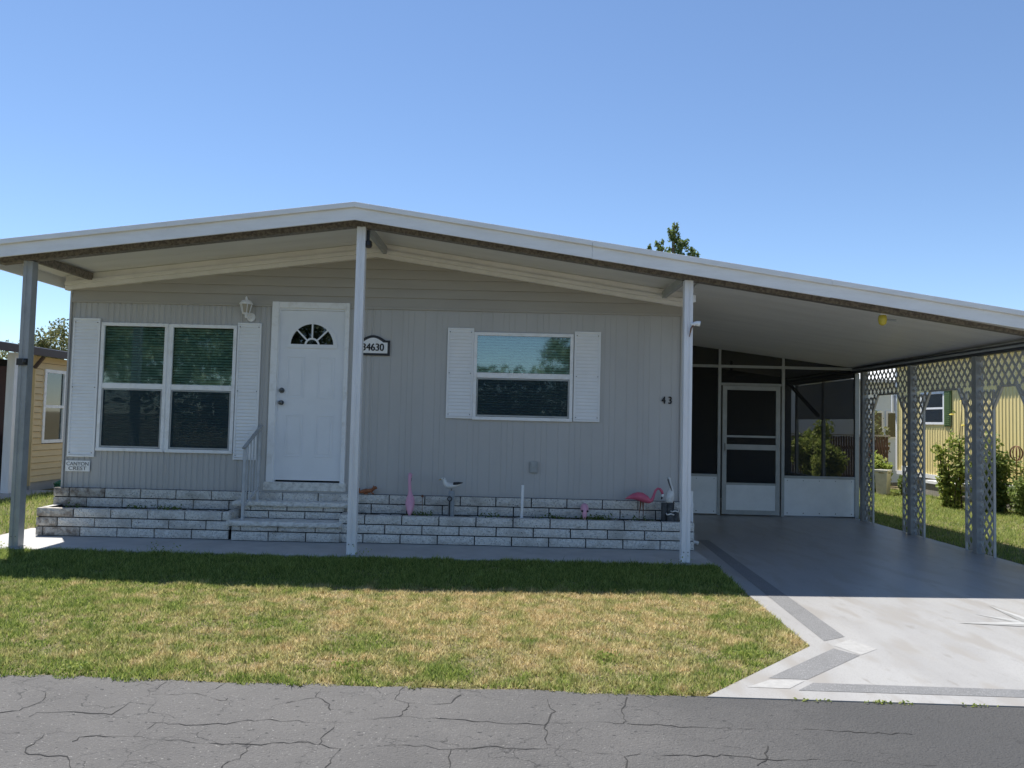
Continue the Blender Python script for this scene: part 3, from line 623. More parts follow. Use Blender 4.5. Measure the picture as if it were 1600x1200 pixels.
# room behind
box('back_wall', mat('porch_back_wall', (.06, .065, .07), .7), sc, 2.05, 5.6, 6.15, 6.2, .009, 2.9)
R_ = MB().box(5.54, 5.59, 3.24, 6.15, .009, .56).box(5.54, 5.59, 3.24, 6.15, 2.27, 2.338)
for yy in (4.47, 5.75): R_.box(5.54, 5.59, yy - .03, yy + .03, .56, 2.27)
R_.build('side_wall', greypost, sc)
for a, b in ((3.26, 4.43), (4.51, 5.71)): box('roller_shade', shade, sc, 5.56, 5.57, a, b, 1.60, 2.25)
MB().bar((5.47, 6.1, 2.38), (5.47, 4.47, 1.66), .05).build('diagonal_brace', dark, sc)
ringbox(MB(), 2.55, 3.35, .03, 2.1, .06, 6.12, 6.149).build('inner_door_frame', greypost, sc)
fan = thing('ceiling_fan', 'dark ceiling fan dimly seen inside the screened porch above its door', 'fan')
MB().lathe((3.95, 4.6, 2.33), [(.02, .36), (.02, .12), (.09, .10), (.10, .0), (.05, -.05)], 14).build('motor', dark, fan)
for i in range(4):
    a = i * math.pi / 2 + .3; MB().bar((3.95 + .1 * math.cos(a), 4.6 + .1 * math.sin(a), 2.36), (3.95 + .62 * math.cos(a), 4.6 + .62 * math.sin(a), 2.36), .12, .01).build('blade', brownm, fan)

# ------------------------------------------------------------------ lattice screens along the carport side
def lattice_clip(M_, poly, p=.115, wd=.031, x=5.55):
    """45 degree slats clipped to a convex polygon given in (y,z)"""
    def clip(a, d):
        t0_, t1_ = -9, 9
        for (q, r) in zip(poly, poly[1:] + poly[:1]):
            n = (-(r[1] - q[1]), r[0] - q[0]); den = n[0] * d[0] + n[1] * d[1]; num = n[0] * (a[0] - q[0]) + n[1] * (a[1] - q[1])
            if abs(den) < 1e-9:
                if num < 0: return None
                continue
            t = -num / den
            if den > 0: t0_ = max(t0_, t)
            else: t1_ = min(t1_, t)
        return (t0_, t1_) if t1_ - t0_ > .012 else None
    for sg, xo in ((1, .0), (-1, .006)):
        d = (.120, sg * .150)
        ln = math.hypot(*d); d = (d[0] / ln, d[1] / ln); nrm = (-d[1], d[0])
        for i in range(-60, 60):
            a = (nrm[0] * i * .0937, nrm[1] * i * .0937 + 1.2); r = clip(a, d)
            if not r: continue
            q, w_ = (a[0] + d[0] * r[0], a[1] + d[1] * r[0]), (a[0] + d[0] * r[1], a[1] + d[1] * r[1]); h = wd / 2
            M_.prism([(q[0] + nrm[0] * h, q[1] + nrm[1] * h), (q[0] - nrm[0] * h, q[1] - nrm[1] * h), (w_[0] - nrm[0] * h, w_[1] - nrm[1] * h), (w_[0] + nrm[0] * h, w_[1] + nrm[1] * h)], x + xo, x + xo + .005, 'x')
    return M_
PY = [2.86, 1.41, -.09, -1.20]
names = ['lattice post against the screened porch, farthest back in the carport', 'second lattice post from the screened porch, in front of the yellow house window',
         'lattice post nearest the camera at the carport edge, before the leafy shrubs', 'front corner lattice post of the carport at the picture edge']
for i, y in enumerate(PY):
    t = thing('lattice_post', names[i], 'lattice post', 'lattice posts along the carport')
    MB().box(5.505, 5.595, y - .045, y + .045, .009, 2.339).build('post', greypost, t, bevel=.004)
    for sgn in (-1, 1):
        if (i == 0 and sgn > 0): continue
        a, b = (y - .30, y - .046) if sgn < 0 else (y + .046, y + .24)
        o = lattice_clip(MB(), [(a, .03), (b, .03), (b, 1.93), (a, 1.93)]).build('lattice_panel', lattm, t); o['kind'] = 'stuff'
        e = a if sgn < 0 else b
        MB().box(5.542, 5.568, e - .010, e + .010, .009, 1.93).build('edge_strip', lattm, t)
    if i < 3:
        a, b = PY[i + 1] + .046, y - .046
        o = lattice_clip(MB(), [(a, 1.98), (b, 1.98), (b, 2.335), (a, 2.335)]).build('lattice_header', lattm, t); o['kind'] = 'stuff'
        y0_, y1_ = PY[i + 1] + .24, y - .30
        # chamfered corners of the arch
        for (c, s_) in ((y0_, 1), (y1_, -1)):
            tri = [(c, 1.72), (c + s_ * .16, 1.972), (c, 1.972)]
            if s_ < 0: tri = tri[::-1]
            tri = tri if ((tri[1][0] - tri[0][0]) * (tri[2][1] - tri[0][1]) - (tri[1][1] - tri[0][1]) * (tri[2][0] - tri[0][0])) > 0 else tri[::-1]
            o = lattice_clip(MB(), tri).build('corner_lattice', lattm, t); o['kind'] = 'stuff'
            MB().bar((5.555, c, 1.71), (5.555, c + s_ * .165, 1.972), .026, .022).build('arch_strip', lattm, t)
        MB().box(5.54, 5.57, y0_ + .165, y1_ - .165, 1.955, 1.98).build('arch_strip', lattm, t)

# ------------------------------------------------------------------ fixtures on the wall and posts
lamp = thing('coach_lamp', 'white coach lamp on the wall beside the front door', 'wall lamp')
lx, ly, lz = -3.195, -.115, 2.655
MB().loft([(-3.165, .0, 2.615), (-3.165, -.02, 2.615)], .052, 16).build('wall_plate', trimw, lamp)
MB().loft([(-3.165, -.02, 2.61), (-3.168, -.06, 2.60), (lx, ly, 2.605), (lx, ly, 2.645)], .013, 8).build('arm', trimw, lamp)
M_ = MB()
for a in range(6):
    c, s = math.cos(a * math.pi / 3), math.sin(a * math.pi / 3)
    M_.bar((lx + .042 * c, ly + .042 * s, lz - .005), (lx + .070 * c, ly + .070 * s, lz + .105), .008)
M_.lathe((lx, ly, lz - .012), [(.02, -.012), (.046, 0), (.046, .010)], 6).build('cage', trimw, lamp)
MB().lathe((lx, ly, lz + .100), [(.078, 0), (.078, .012), (.05, .045), (.018, .058), (.012, .085), (.004, .098)], 12).build('cap', trimw, lamp)
MB().lathe((lx, ly, lz), [(.036, 0), (.060, .1)], 6).build('lamp_glass', mat('frosted_glass', (.42, .38, .30), .3), lamp)

sign = thing('address_sign', 'black arched house number sign reading 34630 beside the centre post', 'sign')
def arched(x0, x1, z0, z1, zc, k=12):
    n = [(x0, z0), (x1, z0), (x1, z1)]; ins = .05
    for i in range(k + 1):
        u = i / k; n.append((x1 - ins - (x1 - x0 - 2 * ins) * u, z1 + (zc - z1) * math.sin(math.pi * u)))
    return n + [(x0, z1)]
MB().prism(arched(-1.885, -1.480, 2.188, 2.372, 2.432), -.022, -.008).build('sign_frame', black, sign)
MB().prism(arched(-1.857, -1.508, 2.216, 2.346, 2.402), -.0255, -.0225).build('sign_face', trimw, sign)
for q in (-.003, .003): text_part('number', '34630', black, sign, -1.682 + q, -.028, 2.283 , .125, .86)
num = thing('house_number', 'small dark metal numerals 43 on the grey wall near the right post', 'number')
for q in (-.003, .003): text_part('numeral', '4', black, num, 1.826 + q, -.012, 1.728, .125, .8, 0, .004); text_part('numeral', '3', black, num, 1.903 + q, -.012, 1.728, .125, .8, 0, .004)
pq = thing('name_plaque', 'small white plaque lettered CANYON CREST low on the wall', 'plaque')
box('plate', trimw, pq, -5.308, -5.020, -.020, -.009, .718, .846)
tg = mat('plaque_lettering', (.22, .22, .22), .6)
text_part('lettering', 'CANYON', tg, pq, -5.164, -.022, .806, .062, 1.0); text_part('lettering', 'CREST', tg, pq, -5.164, -.022, .752, .062, 1.22)
ot = thing('wall_outlet', 'small grey covered outlet box low on the grey wall', 'outlet')
box('cover', frameal, ot, .236, .331, -.030, -.009, .826, .961, bevel=.006); box('flap', frameal, ot, .250, .317, -.037, -.031, .895, .945, bevel=.003); box('flap', frameal, ot, .250, .317, -.037, -.031, .84, .885, bevel=.003)
fl = thing('floodlight', 'small black floodlight under the roof beside the centre post', 'floodlight')
MB().box(-1.575, -1.545, -1.19, -1.16, 3.30, 3.42).build('bracket', black, fl); MB().lathe((-1.55, -1.20, 3.235), [(.03, 0), (.04, .02), (.035, .06), (.02, .075)], 12).build('head', black, fl)
cl = thing('post_clamp', 'black clamp fixed partway up the left grey post', 'clamp')
MB().box(-5.16, -5.045, -1.262, -1.252, 1.90, 1.97).build('band', black, cl); MB().lathe((-5.065, -1.275, 1.915), [(.012, 0), (.02, .012), (.02, .038), (.01, .05)], 12).build('knob', black, cl)
hk = thing('hose_bracket', 'white knob with a frayed strap tied to the right porch post', 'bracket')
MB().loft([(1.86, -1.245, 2.49), (1.91, -1.27, 2.50), (1.945, -1.275, 2.495)], [.018, .026, .030], 10).build('knob', trimw, hk)
MB().loft([(1.88, -1.258, 2.485), (1.855, -1.262, 2.45), (1.845, -1.262, 2.40), (1.838, -1.262, 2.36)], [(.012, .008), (.018, .008), (.012, .006), (.006, .004)], 8).build('strap', rust, hk)
jb = tag(box('junction_box', trimw, None, 1.925, 1.968, -.98, -.93, 2.77, 2.85, bevel=.004), 'small white box under the porch ceiling behind the right post', 'junction box')
yl = thing('yellow_lamp', 'yellow bug lamp in a pale holder hanging under the carport roof edge', 'lamp')
MB().box(3.89, 3.985, -1.15, -1.07, 2.655, carport_z(3.94, -1.1) - .002).build('holder', trimw, yl)
MB().lathe((3.92, -1.12, 2.545), [(.012, 0), (.035, .015), (.045, .06), (.04, .10), (.03, .112)], 14).build('bulb', bulb, yl, smooth=True)
MB().loft([(3.965, -1.12, 2.61), (4.06, -1.13, 2.60)], .010, 8).build('sensor_arm', greypost, yl)

# ------------------------------------------------------------------ ornaments in the planter
Yo = -.25
fg = thing('flamingo_ornament', 'hot pink flamingo ornament bending its neck toward the white pelican', 'flamingo', 'flamingo ornaments in the planter')
pts = [(1.349, Yo, .568), (1.39, Yo, .582), (1.44, Yo, .596), (1.49, Yo, .600), (1.54, Yo, .590), (1.59, Yo, .567), (1.63, Yo, .548), (1.655, Yo, .556), (1.672, Yo, .588), (1.684, Yo, .630), (1.698, Yo, .668), (1.722, Yo, .694), (1.750, Yo, .690), (1.772, Yo, .662), (1.781, Yo, .632)]
rad = [.004, (.022, .018), (.042, .036), (.052, .049), (.054, .054), (.044, .045), (.028, .030), .021, .017, .0145, .0135, .0135, .0145, .017, .014]
MB().loft(pts, rad, 14).build('body', pink, fg, smooth=True)
MB().loft([(1.781, Yo, .634), (1.783, Yo, .615), (1.778, Yo, .598)], [.014, .014, .011], 10).build('bill', trimw, fg, smooth=True)
MB().loft([(1.778, Yo, .599), (1.772, Yo, .583), (1.766, Yo, .570)], [.011, .010, .003], 10).build('bill_tip', black, fg, smooth=True)
for a, b in ((1.528, 1.512), (1.556, 1.560)): MB().loft([(a, Yo, .555), (a, Yo, .50), (b, Yo, .40), (b, Yo, .28)], [.012, .009, .0035, .0035], 8).build('leg', rust, fg)
fg = thing('flamingo_ornament', 'faded pink flamingo ornament seen from behind with neck upright', 'flamingo', 'flamingo ornaments in the planter')
MB().loft([(-1.142, -.34, .312), (-1.143, -.33, .345), (-1.146, -.30, .40), (-1.150, -.27, .46), (-1.153, -.235, .515), (-1.157, -.215, .555), (-1.163, -.21, .60), (-1.167, -.21, .66), (-1.170, -.205, .715), (-1.172, -.19, .755), (-1.172, -.16, .785), (-1.170, -.125, .775), (-1.17, -.105, .74)],
          [.010, (.030, .020), (.052, .045), (.060, .055), (.046, .046), (.026, .028), .020, .018, .018, .019, .021, .021, .010], 14).build('body', palepink, fg, smooth=True)
MB().loft([(-1.17, -.106, .742), (-1.17, -.10, .71), (-1.17, -.10, .69)], [.010, .009, .003], 8).build('bill', black, fg)
for a in (-1.165, -1.128): MB().loft([(a, -.25, .42), (a, -.25, .28)], .0035, 6).build('leg', rust, fg)
fg = thing('flamingo_ornament', 'small faded pink flamingo ornament sunk low in the planter soil', 'flamingo', 'flamingo ornaments in the planter')
MB().loft([(.880, -.18, .40), (.878, -.22, .43), (.875, -.27, .445), (.873, -.31, .44), (.871, -.335, .405), (.869, -.345, .36), (.868, -.345, .305)], [.012, (.05, .04), (.064, .048), (.055, .045), (.036, .030), (.022, .022), .016], 14).build('body', palepink, fg, smooth=True)
for s in (-1, 1): MB().loft([(.871 + s * .030, -.352, .425), (.871 + s * .032, -.360, .424)], .012, 10).build('eye', black, fg)
sg = thing('seagull_ornament', 'white seagull ornament with black wing tips on a grey post', 'seagull')
MB().loft([(-.565, Yo, .688), (-.60, Yo, .682), (-.645, Yo, .672), (-.69, Yo, .668), (-.73, Yo, .678), (-.752, Yo, .702), (-.758, Yo, .728), (-.768, Yo, .748), (-.785, Yo, .75), (-.796, Yo, .744)],
          [.004, (.022, .012), (.036, .026), (.042, .036), (.038, .034), (.027, .025), .022, .023, .018, .008], 14).build('body', birdwhite, sg, smooth=True)
for s in (-1, 1): MB().loft([(-.545, Yo + s * .012, .708), (-.60, Yo + s * .028, .702), (-.655, Yo + s * .034, .697)], [.003, (.010, .014), (.008, .012)], 8).build('wing_tip', black, sg)
MB().loft([(-.794, Yo, .743), (-.812, Yo, .738), (-.826, Yo, .730)], [.008, .006, .002], 8).build('bill', mat('bill_yellow', (.45, .33, .10), .5), sg)
for s in (-1, 1): MB().loft([(-.772, Yo + s * .020, .755), (-.772, Yo + s * .024, .755)], .005, 6).build('eye', black, sg)
for s in (-.012, .012): MB().loft([(-.672, Yo + s, .64), (-.675, Yo + s, .615)], .005, 6).build('leg', hardware, sg)
MB().lathe((-.672, Yo, .28), [(.036, 0), (.036, .325), (.030, .335)], 14).build('post', mat('weathered_post', (.33, .36, .39), .8, (.24, .27, .29), 20), sg)
MB().loft([(-.690, Yo - .045, .29), (-.690, Yo - .045, .50)], .008, 8).loft([(-.690 + .024 * math.cos(a), Yo - .045, .523 + .024 * math.sin(a)) for a in np.linspace(0, 2 * math.pi, 17)[:-1]], .006, 6, True).build('ring_stake', black, sg)
st = thing('garden_stake', 'thin rusty garden stake with a small flower head by the wall', 'stake')
MB().loft([(-1.008, Yo, .29), (-1.010, Yo, .53)], .003, 6).build('stem', rust, st); MB().lathe((-1.010, Yo, .528), [(.006, 0), (.016, .008), (.018, .02), (.006, .03)], 10).build('flower_head', rust, st)
tag(MB().loft([(.148, Yo, .27), (.153, Yo, .698)], .0165, 12).build('plastic_pipe', trimw), 'upright white plastic pipe standing in the planter', 'pipe')
pe = thing('pelican_ornament', 'white pelican ornament with a dark bill on black pilings', 'pelican')
MB().loft([(1.868, Yo, .530), (1.862, Yo, .550), (1.866, Yo, .60), (1.876, Yo, .648), (1.884, Yo, .685), (1.878, Yo, .72), (1.868, Yo, .755), (1.860, Yo, .785), (1.852, Yo - .004, .812), (1.846, Yo - .006, .828)],
          [.02, (.042, .046), (.050, .050), (.046, .040), (.030, .024), .019, .016, .017, .022, .010], 14).build('body', birdwhite, pe, smooth=True)
MB().loft([(1.838, Yo - .018, .808), (1.846, Yo - .034, .77), (1.862, Yo - .045, .72), (1.882, Yo - .045, .672)], [.010, (.012, .009), (.013, .008), .003], 8).build('bill', mat('bill_grey', (.10, .10, .095), .5), pe)
for s in (-1, 1): MB().loft([(1.838, Yo + s * .018, .818), (1.836, Yo + s * .022, .818)], .004, 6).build('eye', black, pe)
pil = mat('black_piling', (.035, .04, .045), .7, (.08, .085, .09), 25)
for a, b, h, r in ((1.80, Yo - .01, .535, .036), (1.865, Yo, .532, .042), (1.915, Yo - .04, .46, .040), (1.86, Yo - .06, .425, .040), (1.945, Yo + .02, .44, .034)):
    MB().lathe((a, b, .27), [(r, 0), (r, h - .275), (r * .9, h - .27)], 12).build('piling', pil, pe)
for z, a, b in ((.43, 1.86, Yo - .06), (.462, 1.915, Yo - .04)):
    MB().loft([(a + .042 * math.cos(q), b + .042 * math.sin(q), z - .02 + .006 * math.sin(3 * q)) for q in np.linspace(0, 2 * math.pi, 19)[:-1]], .008, 6, True).build('rope', birdwhite, pe)
sq = thing('squirrel_ornament', 'orange brown squirrel ornament lying on the brick ledge beside the centre post', 'squirrel')
MB().loft([(-1.785, -.07, .602), (-1.790, -.07, .575), (-1.775, -.07, .556), (-1.745, -.07, .562), (-1.70, -.07, .572), (-1.66, -.07, .572), (-1.63, -.07, .583), (-1.605, -.07, .606), (-1.585, -.07, .612), (-1.570, -.07, .603)],
          [.010, .016, .016, (.026, .022), (.03, .026), (.026, .024), (.021, .020), .020, .019, .006], 12).build('body', squir, sq, smooth=True)
for s in (-1, 1): MB().loft([(-1.612, -.07 + s * .012, .622), (-1.616, -.07 + s * .014, .636)], [.006, .002], 6).build('ear', squir, sq)
MB().loft([(-1.725, -.095, .555), (-1.70, -.1, .540), (-1.67, -.1, .538)], [.012, .010, .006], 8).loft([(-1.635, -.09, .565), (-1.62, -.095, .545), (-1.60, -.095, .540)], [.010, .008, .005], 8).build('paws', squir, sq)
dp = thing('drain_pipe', 'white plastic drain pipe with elbow at the right end of the skirting', 'pipe')
MB().loft([(2.10, -.02, .655), (2.145, -.02, .655), (2.165, -.02, .635), (2.172, -.02, .42), (2.178, -.02, .12), (2.19, -.03, .06), (2.25, -.06, .045)], .022, 12).build('pipe', trimw, dp)
MB().loft([(2.162, -.02, .60), (2.166, -.02, .655)], .028, 12).loft([(2.172, -.02, .46), (2.173, -.02, .51)], .027, 12).loft([(2.178, -.02, .10), (2.178, -.02, .15)], .027, 12).build('coupling', trimw, dp)

# ------------------------------------------------------------------ neighbours
nl = thing('tan_neighbour_house', 'tan lap-sided house with brown eave beyond the left post', 'house')
X = -8.456
z = .16; i = 0
while z < 2.40:
    for (a, b) in ((4.37, 4.63), (5.30, 9.5)) if .83 < z + .05 < 2.17 else ((4.37, 9.5),):
        MB().add([(X + .022, a, z), (X + .022, b, z), (X + .004, b, z + .105), (X + .004, a, z + .105), (X - .02, a, z), (X - .02, b, z), (X - .02, b, z + .105), (X - .02, a, z + .105)],
                 [(0, 1, 2, 3), (7, 6, 5, 4), (0, 4, 5, 1), (1, 5, 6, 2), (2, 6, 7, 3), (3, 7, 4, 0)]).build('siding_board', yellowl, nl)
    MB().add([(X - .65, 4.355, z), (-12, 4.355, z), (-12, 4.369, z + .112), (X - .65, 4.369, z + .112)], [(0, 1, 2, 3)]).build('siding_board', yellowl, nl)
    z += .112
box('wall_sheathing', dark, nl, X - .05, X - .022, 4.38, 4.62, .16, 2.4); box('wall_sheathing', dark, nl, X - .05, X - .022, 5.31, 9.5, .16, 2.4)
box('foundation', conc, nl, -12, X - .002, 4.39, 9.5, 0, .16)
box('corner_board', yellowl, nl, X - .05, X + .022, 4.345, 4.369, .1, 2.40)
box('door', maroon, nl, X - .64, X - .06, 4.375, 4.40, .05, 2.2)
box('inner_wall', dark, nl, -12, X - .3, 5.6, 5.7, .16, 2.4)
wn = ringbox(MB(), 4.63, 5.30, .84, 2.18, .05, 0, 0); wn = MB()
for a in ((4.63, 5.30, .84, .90), (4.63, 5.30, 2.12, 2.18), (4.63, 4.69, .90, 2.12), (5.24, 5.30, .90, 2.12), (4.69, 5.24, 1.48, 1.53)): wn.box(X - .02, X + .03, *a)
wo = wn.build('window', trimw, nl)
box('pane', glass, wo, X - .004, X - .001, 4.69, 5.24, 1.53, 2.12); box('pane', glass, wo, X - .004, X - .001, 4.69, 5.24, .90, 1.48)
box('curtain', trimw, wo, X - .10, X - .09, 4.69, 4.95, .9, 2.12)
RO = MB().prism([(-14, 3.1), (-8.25, 2.42), (-8.25, 2.53), (-14, 3.21)], .2, 9.8).build('roof', roofm, nl)
box('fascia', brownm, nl, -8.248, -8.215, .2, 9.8, 2.385, 2.515)
box('porch_post', postm, nl, -8.53, -8.40, 3.72, 3.85, .0, 2.40)
MB().bar((-8.3, 4.35, 2.38), (-8.456, 4.35, 2.18), .05).build('eave_bracket', brownm, nl)
box('porch_slab', conc, nl, -12, -8.0, 1.2, 4.38, .0, .03)
gr = thing('covered_grill', 'grill under a black cover on the tan house porch', 'grill')
MB().prism([(-9.35, .03), (-8.78, .03), (-8.80, .82), (-8.90, 1.02), (-9.20, 1.04), (-9.33, .84)], 3.75, 4.2).build('cover', canvas, gr, bevel=.05)
hs = thing('garden_hose', 'heap of green garden hose beside the tan house', 'hose')
for k in range(5):
    c = (-8.02 + random.uniform(-.06, .06), 4.9 + random.uniform(-.15, .15)); r = random.uniform(.18, .3)
    MB().loft([(c[0] + r * .7 * math.cos(a), c[1] + r * 1.2 * math.sin(a), .03 + .035 * k + .02 * math.sin(2 * a + k)) for a in np.linspace(0, 2 * math.pi, 25)[:-1]], .022, 6, True).build('hose_coil', hose, hs)

nr = thing('yellow_neighbour_house', 'yellow ribbed mobile home with green shutters beyond the carport lattice', 'house')
X = 9.22
M_ = None; y = 1.5
while y < 9.0:
    y1 = y + .40; M_ = MB()
    zs = [(.47, 3.02)]
    cuts = sorted({y, y1} | {c for c in (7.10, 8.04) if y < c < y1})
    for a, b in zip(cuts, cuts[1:]):
        zz = [(.47, 1.58), (2.29, 3.02)] if 7.10 <= a and b <= 8.04 + 1e-6 else [(.47, 3.02)]
        k = max(2, int((b - a) / .02)); Y = [a + (b - a) * q / k for q in range(k + 1)]
        for z0, z1 in zz:
            n = k + 1; M_ = MB(); pr = [(X - (.012 if ((q + .01) % .10) < .045 else 0), q) for q in Y]
            M_.add([(p, q, z0) for p, q in pr] + [(p, q, z1) for p, q in pr], [(j, j + 1, j + 1 + n, j + n) for j in range(n - 1)])
            M_.build('siding_panel', yellowr, nr)
    y = y1
box('end_wall', yellowr, nr, X + .01, 13, 9.08, 9.12, .47, 3.2); box('core', dark, nr, X + .25, 13, 1.6, 9.07, .1, 2.6)
box('corner_trim', trimw, nr, X - .03, X + .008, 9.10, 9.16, .47, 3.0)
box('base_trim', trimw, nr, X - .035, X - .014, 1.5, 9.1, .40, .49); box('skirting', mat('grey_skirting', (.34, .32, .29), .7, (.24, .22, .20), 4, stretch=(1, 8, .3)), nr, X + .03, X + .06, 1.5, 9.1, 0, .40)
MB().prism([(9.03, 3.00), (13, 3.7), (13, 3.78), (9.03, 3.08)], 1.2, 9.5).build('roof', roofm, nr); box('fascia', green_sh, nr, 9.00, 9.028, 1.2, 9.5, 2.96, 3.09)
wn = MB()
for a in ((7.10, 8.04, 1.58, 1.63), (7.10, 8.04, 2.24, 2.29), (7.10, 7.15, 1.63, 2.24), (7.99, 8.04, 1.63, 2.24), (7.15, 7.99, 1.91, 1.95)): wn.box(X - .03, X + .02, *a)
wo = wn.build('window', trimw, nr); box('pane', glass, wo, X, X + .003, 7.15, 7.99, 1.95, 2.24); box('pane', glass, wo, X, X + .003, 7.15, 7.99, 1.63, 1.91)
S_ = MB().box(X - .035, X - .014, 6.84, 7.09, 1.54, 2.33)
for k in range(18): S_.box(X - .045, X - .0355, 6.87, 7.06, 1.57 + k * .041, 1.595 + k * .041)
S_.build('shutter', green_sh, nr)
box('step_block', trimw, nr, X - .35, X - .04, 6.3, 7.3, .33, .39)
aw = thing('awning_window', 'small white-framed awning window sticking out at the yellow house corner', 'awning')
ringbox(MB(), 9.12, 9.36, 1.86, 2.30, .04, 9.18, 9.22).build('frame', trimw, aw); box('pane', shade, aw, 9.16, 9.32, 9.19, 9.21, 1.90, 2.26)
box('cheek', trimw, aw, 9.362, 9.8, 9.18, 9.22, 1.90, 2.26)
bh = thing('pale_blue_house', 'pale blue-white house behind the brown slat fence', 'house')
box('wall', bluewall, bh, 4.5, 14, 12.0, 12.2, 0, 2.75)
MB().prism([(11.6, 2.72), (15, 3.3), (15, 3.38), (11.6, 2.80)], 4, 14.5, 'x').build('roof', roofm, bh)
for a in ((9.95, 10.2), (10.38, 11.1)): 
    q = box('window', trimw, bh, a[0] - .05, a[1] + .05, 11.96, 11.999, 1.2, 1.95); box('pane', fanglass, q, a[0], a[1], 11.945, 11.950, 1.25, 1.9); box('dark_backing', dark, q, a[0], a[1], 11.952, 11.959, 1.25, 1.9); box('dark_backing', dark, q, a[0], a[1], 11.9595, 11.962, 1.25, 1.9)
fe = thing('slat_fence', 'dark brown vertical slat fence in front of the pale blue house', 'fence')
M_ = MB(); x = 6.0
while x < 9.2: M_.box(x, x + .042, 9.55, 9.575, .02, 1.26 + random.uniform(-.008, .008)); x += .062
o = M_.build('slats', wood, fe); o['kind'] = 'stuff'
MB().box(6, 9.25, 9.58, 9.62, .25, .33).box(6, 9.25, 9.58, 9.62, .95, 1.03).build('rail', wood, fe); box('cap', mat('fence_cap', (.36, .34, .32), .7), fe, 5.98, 9.25, 9.53, 9.62, 1.275, 1.31)
tb = thing('tub_planter', 'tall off-white tub planter on the grass by the brown fence', 'planter')
MB().lathe((8.21, 7.75, 0), [(.15, .01), (.185, .50), (.20, .51), (.20, .56), (.17, .565), (.16, .50)], 4).build('tub', tub, tb, bevel=.02); tb.children[0].rotation_euler.z = 0
MB().lathe((8.21, 7.75, .49), [(.15, 0), (.14, .02)], 10).build('soil', soilm, tb)
tag(box('leaning_board', trimw, None, 9.02, 9.12, 8.3, 8.55, 0.0, .62, bevel=.01), 'white board standing against the yellow house corner', 'board')
orn = thing('wire_globe_ornament', 'rusty wire globe ornament on a stake before the yellow wall', 'ornament')
oc = Vector((8.92, 4.35, 1.08))
for k in range(6):
    a = k * math.pi / 6
    MB().loft([oc + Vector((.10 * math.cos(a) * math.cos(t), .10 * math.sin(a) * math.cos(t), .13 * math.sin(t))) for t in np.linspace(0, 2 * math.pi, 21)[:-1]], .006, 5, True).build('hoop', rust, orn)
MB().loft([(oc.x, oc.y, 0), (oc.x, oc.y, .95)], .008, 6).build('stake', rust, orn)

# ------------------------------------------------------------------ plants
lm_dark = leaf_mat('shrub_leaf', (.09, .15, .035), (.30, .36, .11), .5)
lm_yel = leaf_mat('yellow_green_leaf', (.15, .22, .04), (.42, .46, .12), .5)
lm_tree = leaf_mat('tree_leaf', (.07, .12, .035), (.20, .26, .08), .5)
lm_street = leaf_mat('street_tree_leaf', (.09, .125, .07), (.20, .25, .15))
lm_olive = leaf_mat('olive_leaf', (.12, .14, .05), (.26, .26, .11))
def blob(n, c, r, hollow=.35):
    d = rng.normal(size=(n, 3)); d /= np.linalg.norm(d, axis=1)[:, None]; q = (hollow + (1 - hollow) * rng.uniform(0, 1, n) ** .5)[:, None]
    return np.array(c) + d * q * np.array(r)
def shrub(name, label, cat, c, rx, ry, h, n, m_, size, group=None, stems=7):
    t = thing(name, label, cat, group); S_ = MB(); pts = []
    for k in range(stems):
        a = rng.uniform(0, 2 * math.pi); q = rng.uniform(.1, .85); hh = h * rng.uniform(.6, 1.0) * (1 - .35 * q * q)
        tip = (c[0] + rx * q * math.cos(a), c[1] + ry * q * math.sin(a), hh); b = (c[0] + .08 * math.cos(a), c[1] + .08 * math.sin(a), 0)
        S_.loft([b, ((b[0] * .4 + tip[0] * .6), (b[1] * .4 + tip[1] * .6), hh * .45), tip], [.012, .009, .004], 5)
        for j in range(5):
            u = rng.uniform(.04, 1.0); cc = [b[i] + (tip[i] - b[i]) * u for i in range(3)]
            pts.append(blob(n // (stems * 5), cc, (rx * .33, ry * .33, h * .15), .1))
    S_.build('stem', bark, t); P_ = np.concatenate(pts); P_[:, 2] = np.abs(P_[:, 2]) + .02
    leaves('foliage', P_, size, m_, t, .55); return t
shrub('leafy_shrub', 'big leafy shrub right of the nearest lattice post before the yellow wall', 'shrub', (8.66, 4.6), .62, .55, 1.38, 5200, lm_dark, .080, 'shrubs along the yellow house', 16)
shrub('leafy_shrub', 'rounded shrub at the right picture edge below the wire globe', 'shrub', (8.92, 3.95), .5, .5, .90, 3400, lm_dark, .065, 'shrubs along the yellow house', 9)
shrub('leafy_shrub', 'tall leafy shrub between the two nearer lattice posts', 'shrub', (8.28, 5.2), .36, .42, 1.50, 1900, lm_yel, .085, 'shrubs along the yellow house', 11)
shrub('fern', 'bright arching fern behind the off-white tub planter', 'fern', (8.42, 8.4), .42, .4, 1.0, 1800, lm_yel, .11, None, 10)
shrub('low_plant', 'low green plant beside the off-white tub planter', 'plant', (8.6, 7.7), .25, .3, .5, 500, lm_dark, .07, None, 6)
shrub('garden_bush', 'tall sunlit bush seen through the porch side screen', 'bush', (6.9, 8.3), .75, .7, 1.7, 5000, lm_yel, .10, 'bushes behind the porch', 10)
shrub('garden_bush', 'dense bush against the fence seen through the porch screen', 'bush', (6.6, 7.0), .50, .6, 1.3, 4200, lm_yel, .09, 'bushes behind the porch', 10)
shrub('climbing_plant', 'pale flowering plant in front of the pale blue house', 'plant', (9.4, 10.6), .5, .3, 1.9, 900, lm_olive, .11, None, 7)
tf = thing('tall_flower', 'tall spindly flower stems rising before the yellow wall', 'flower')
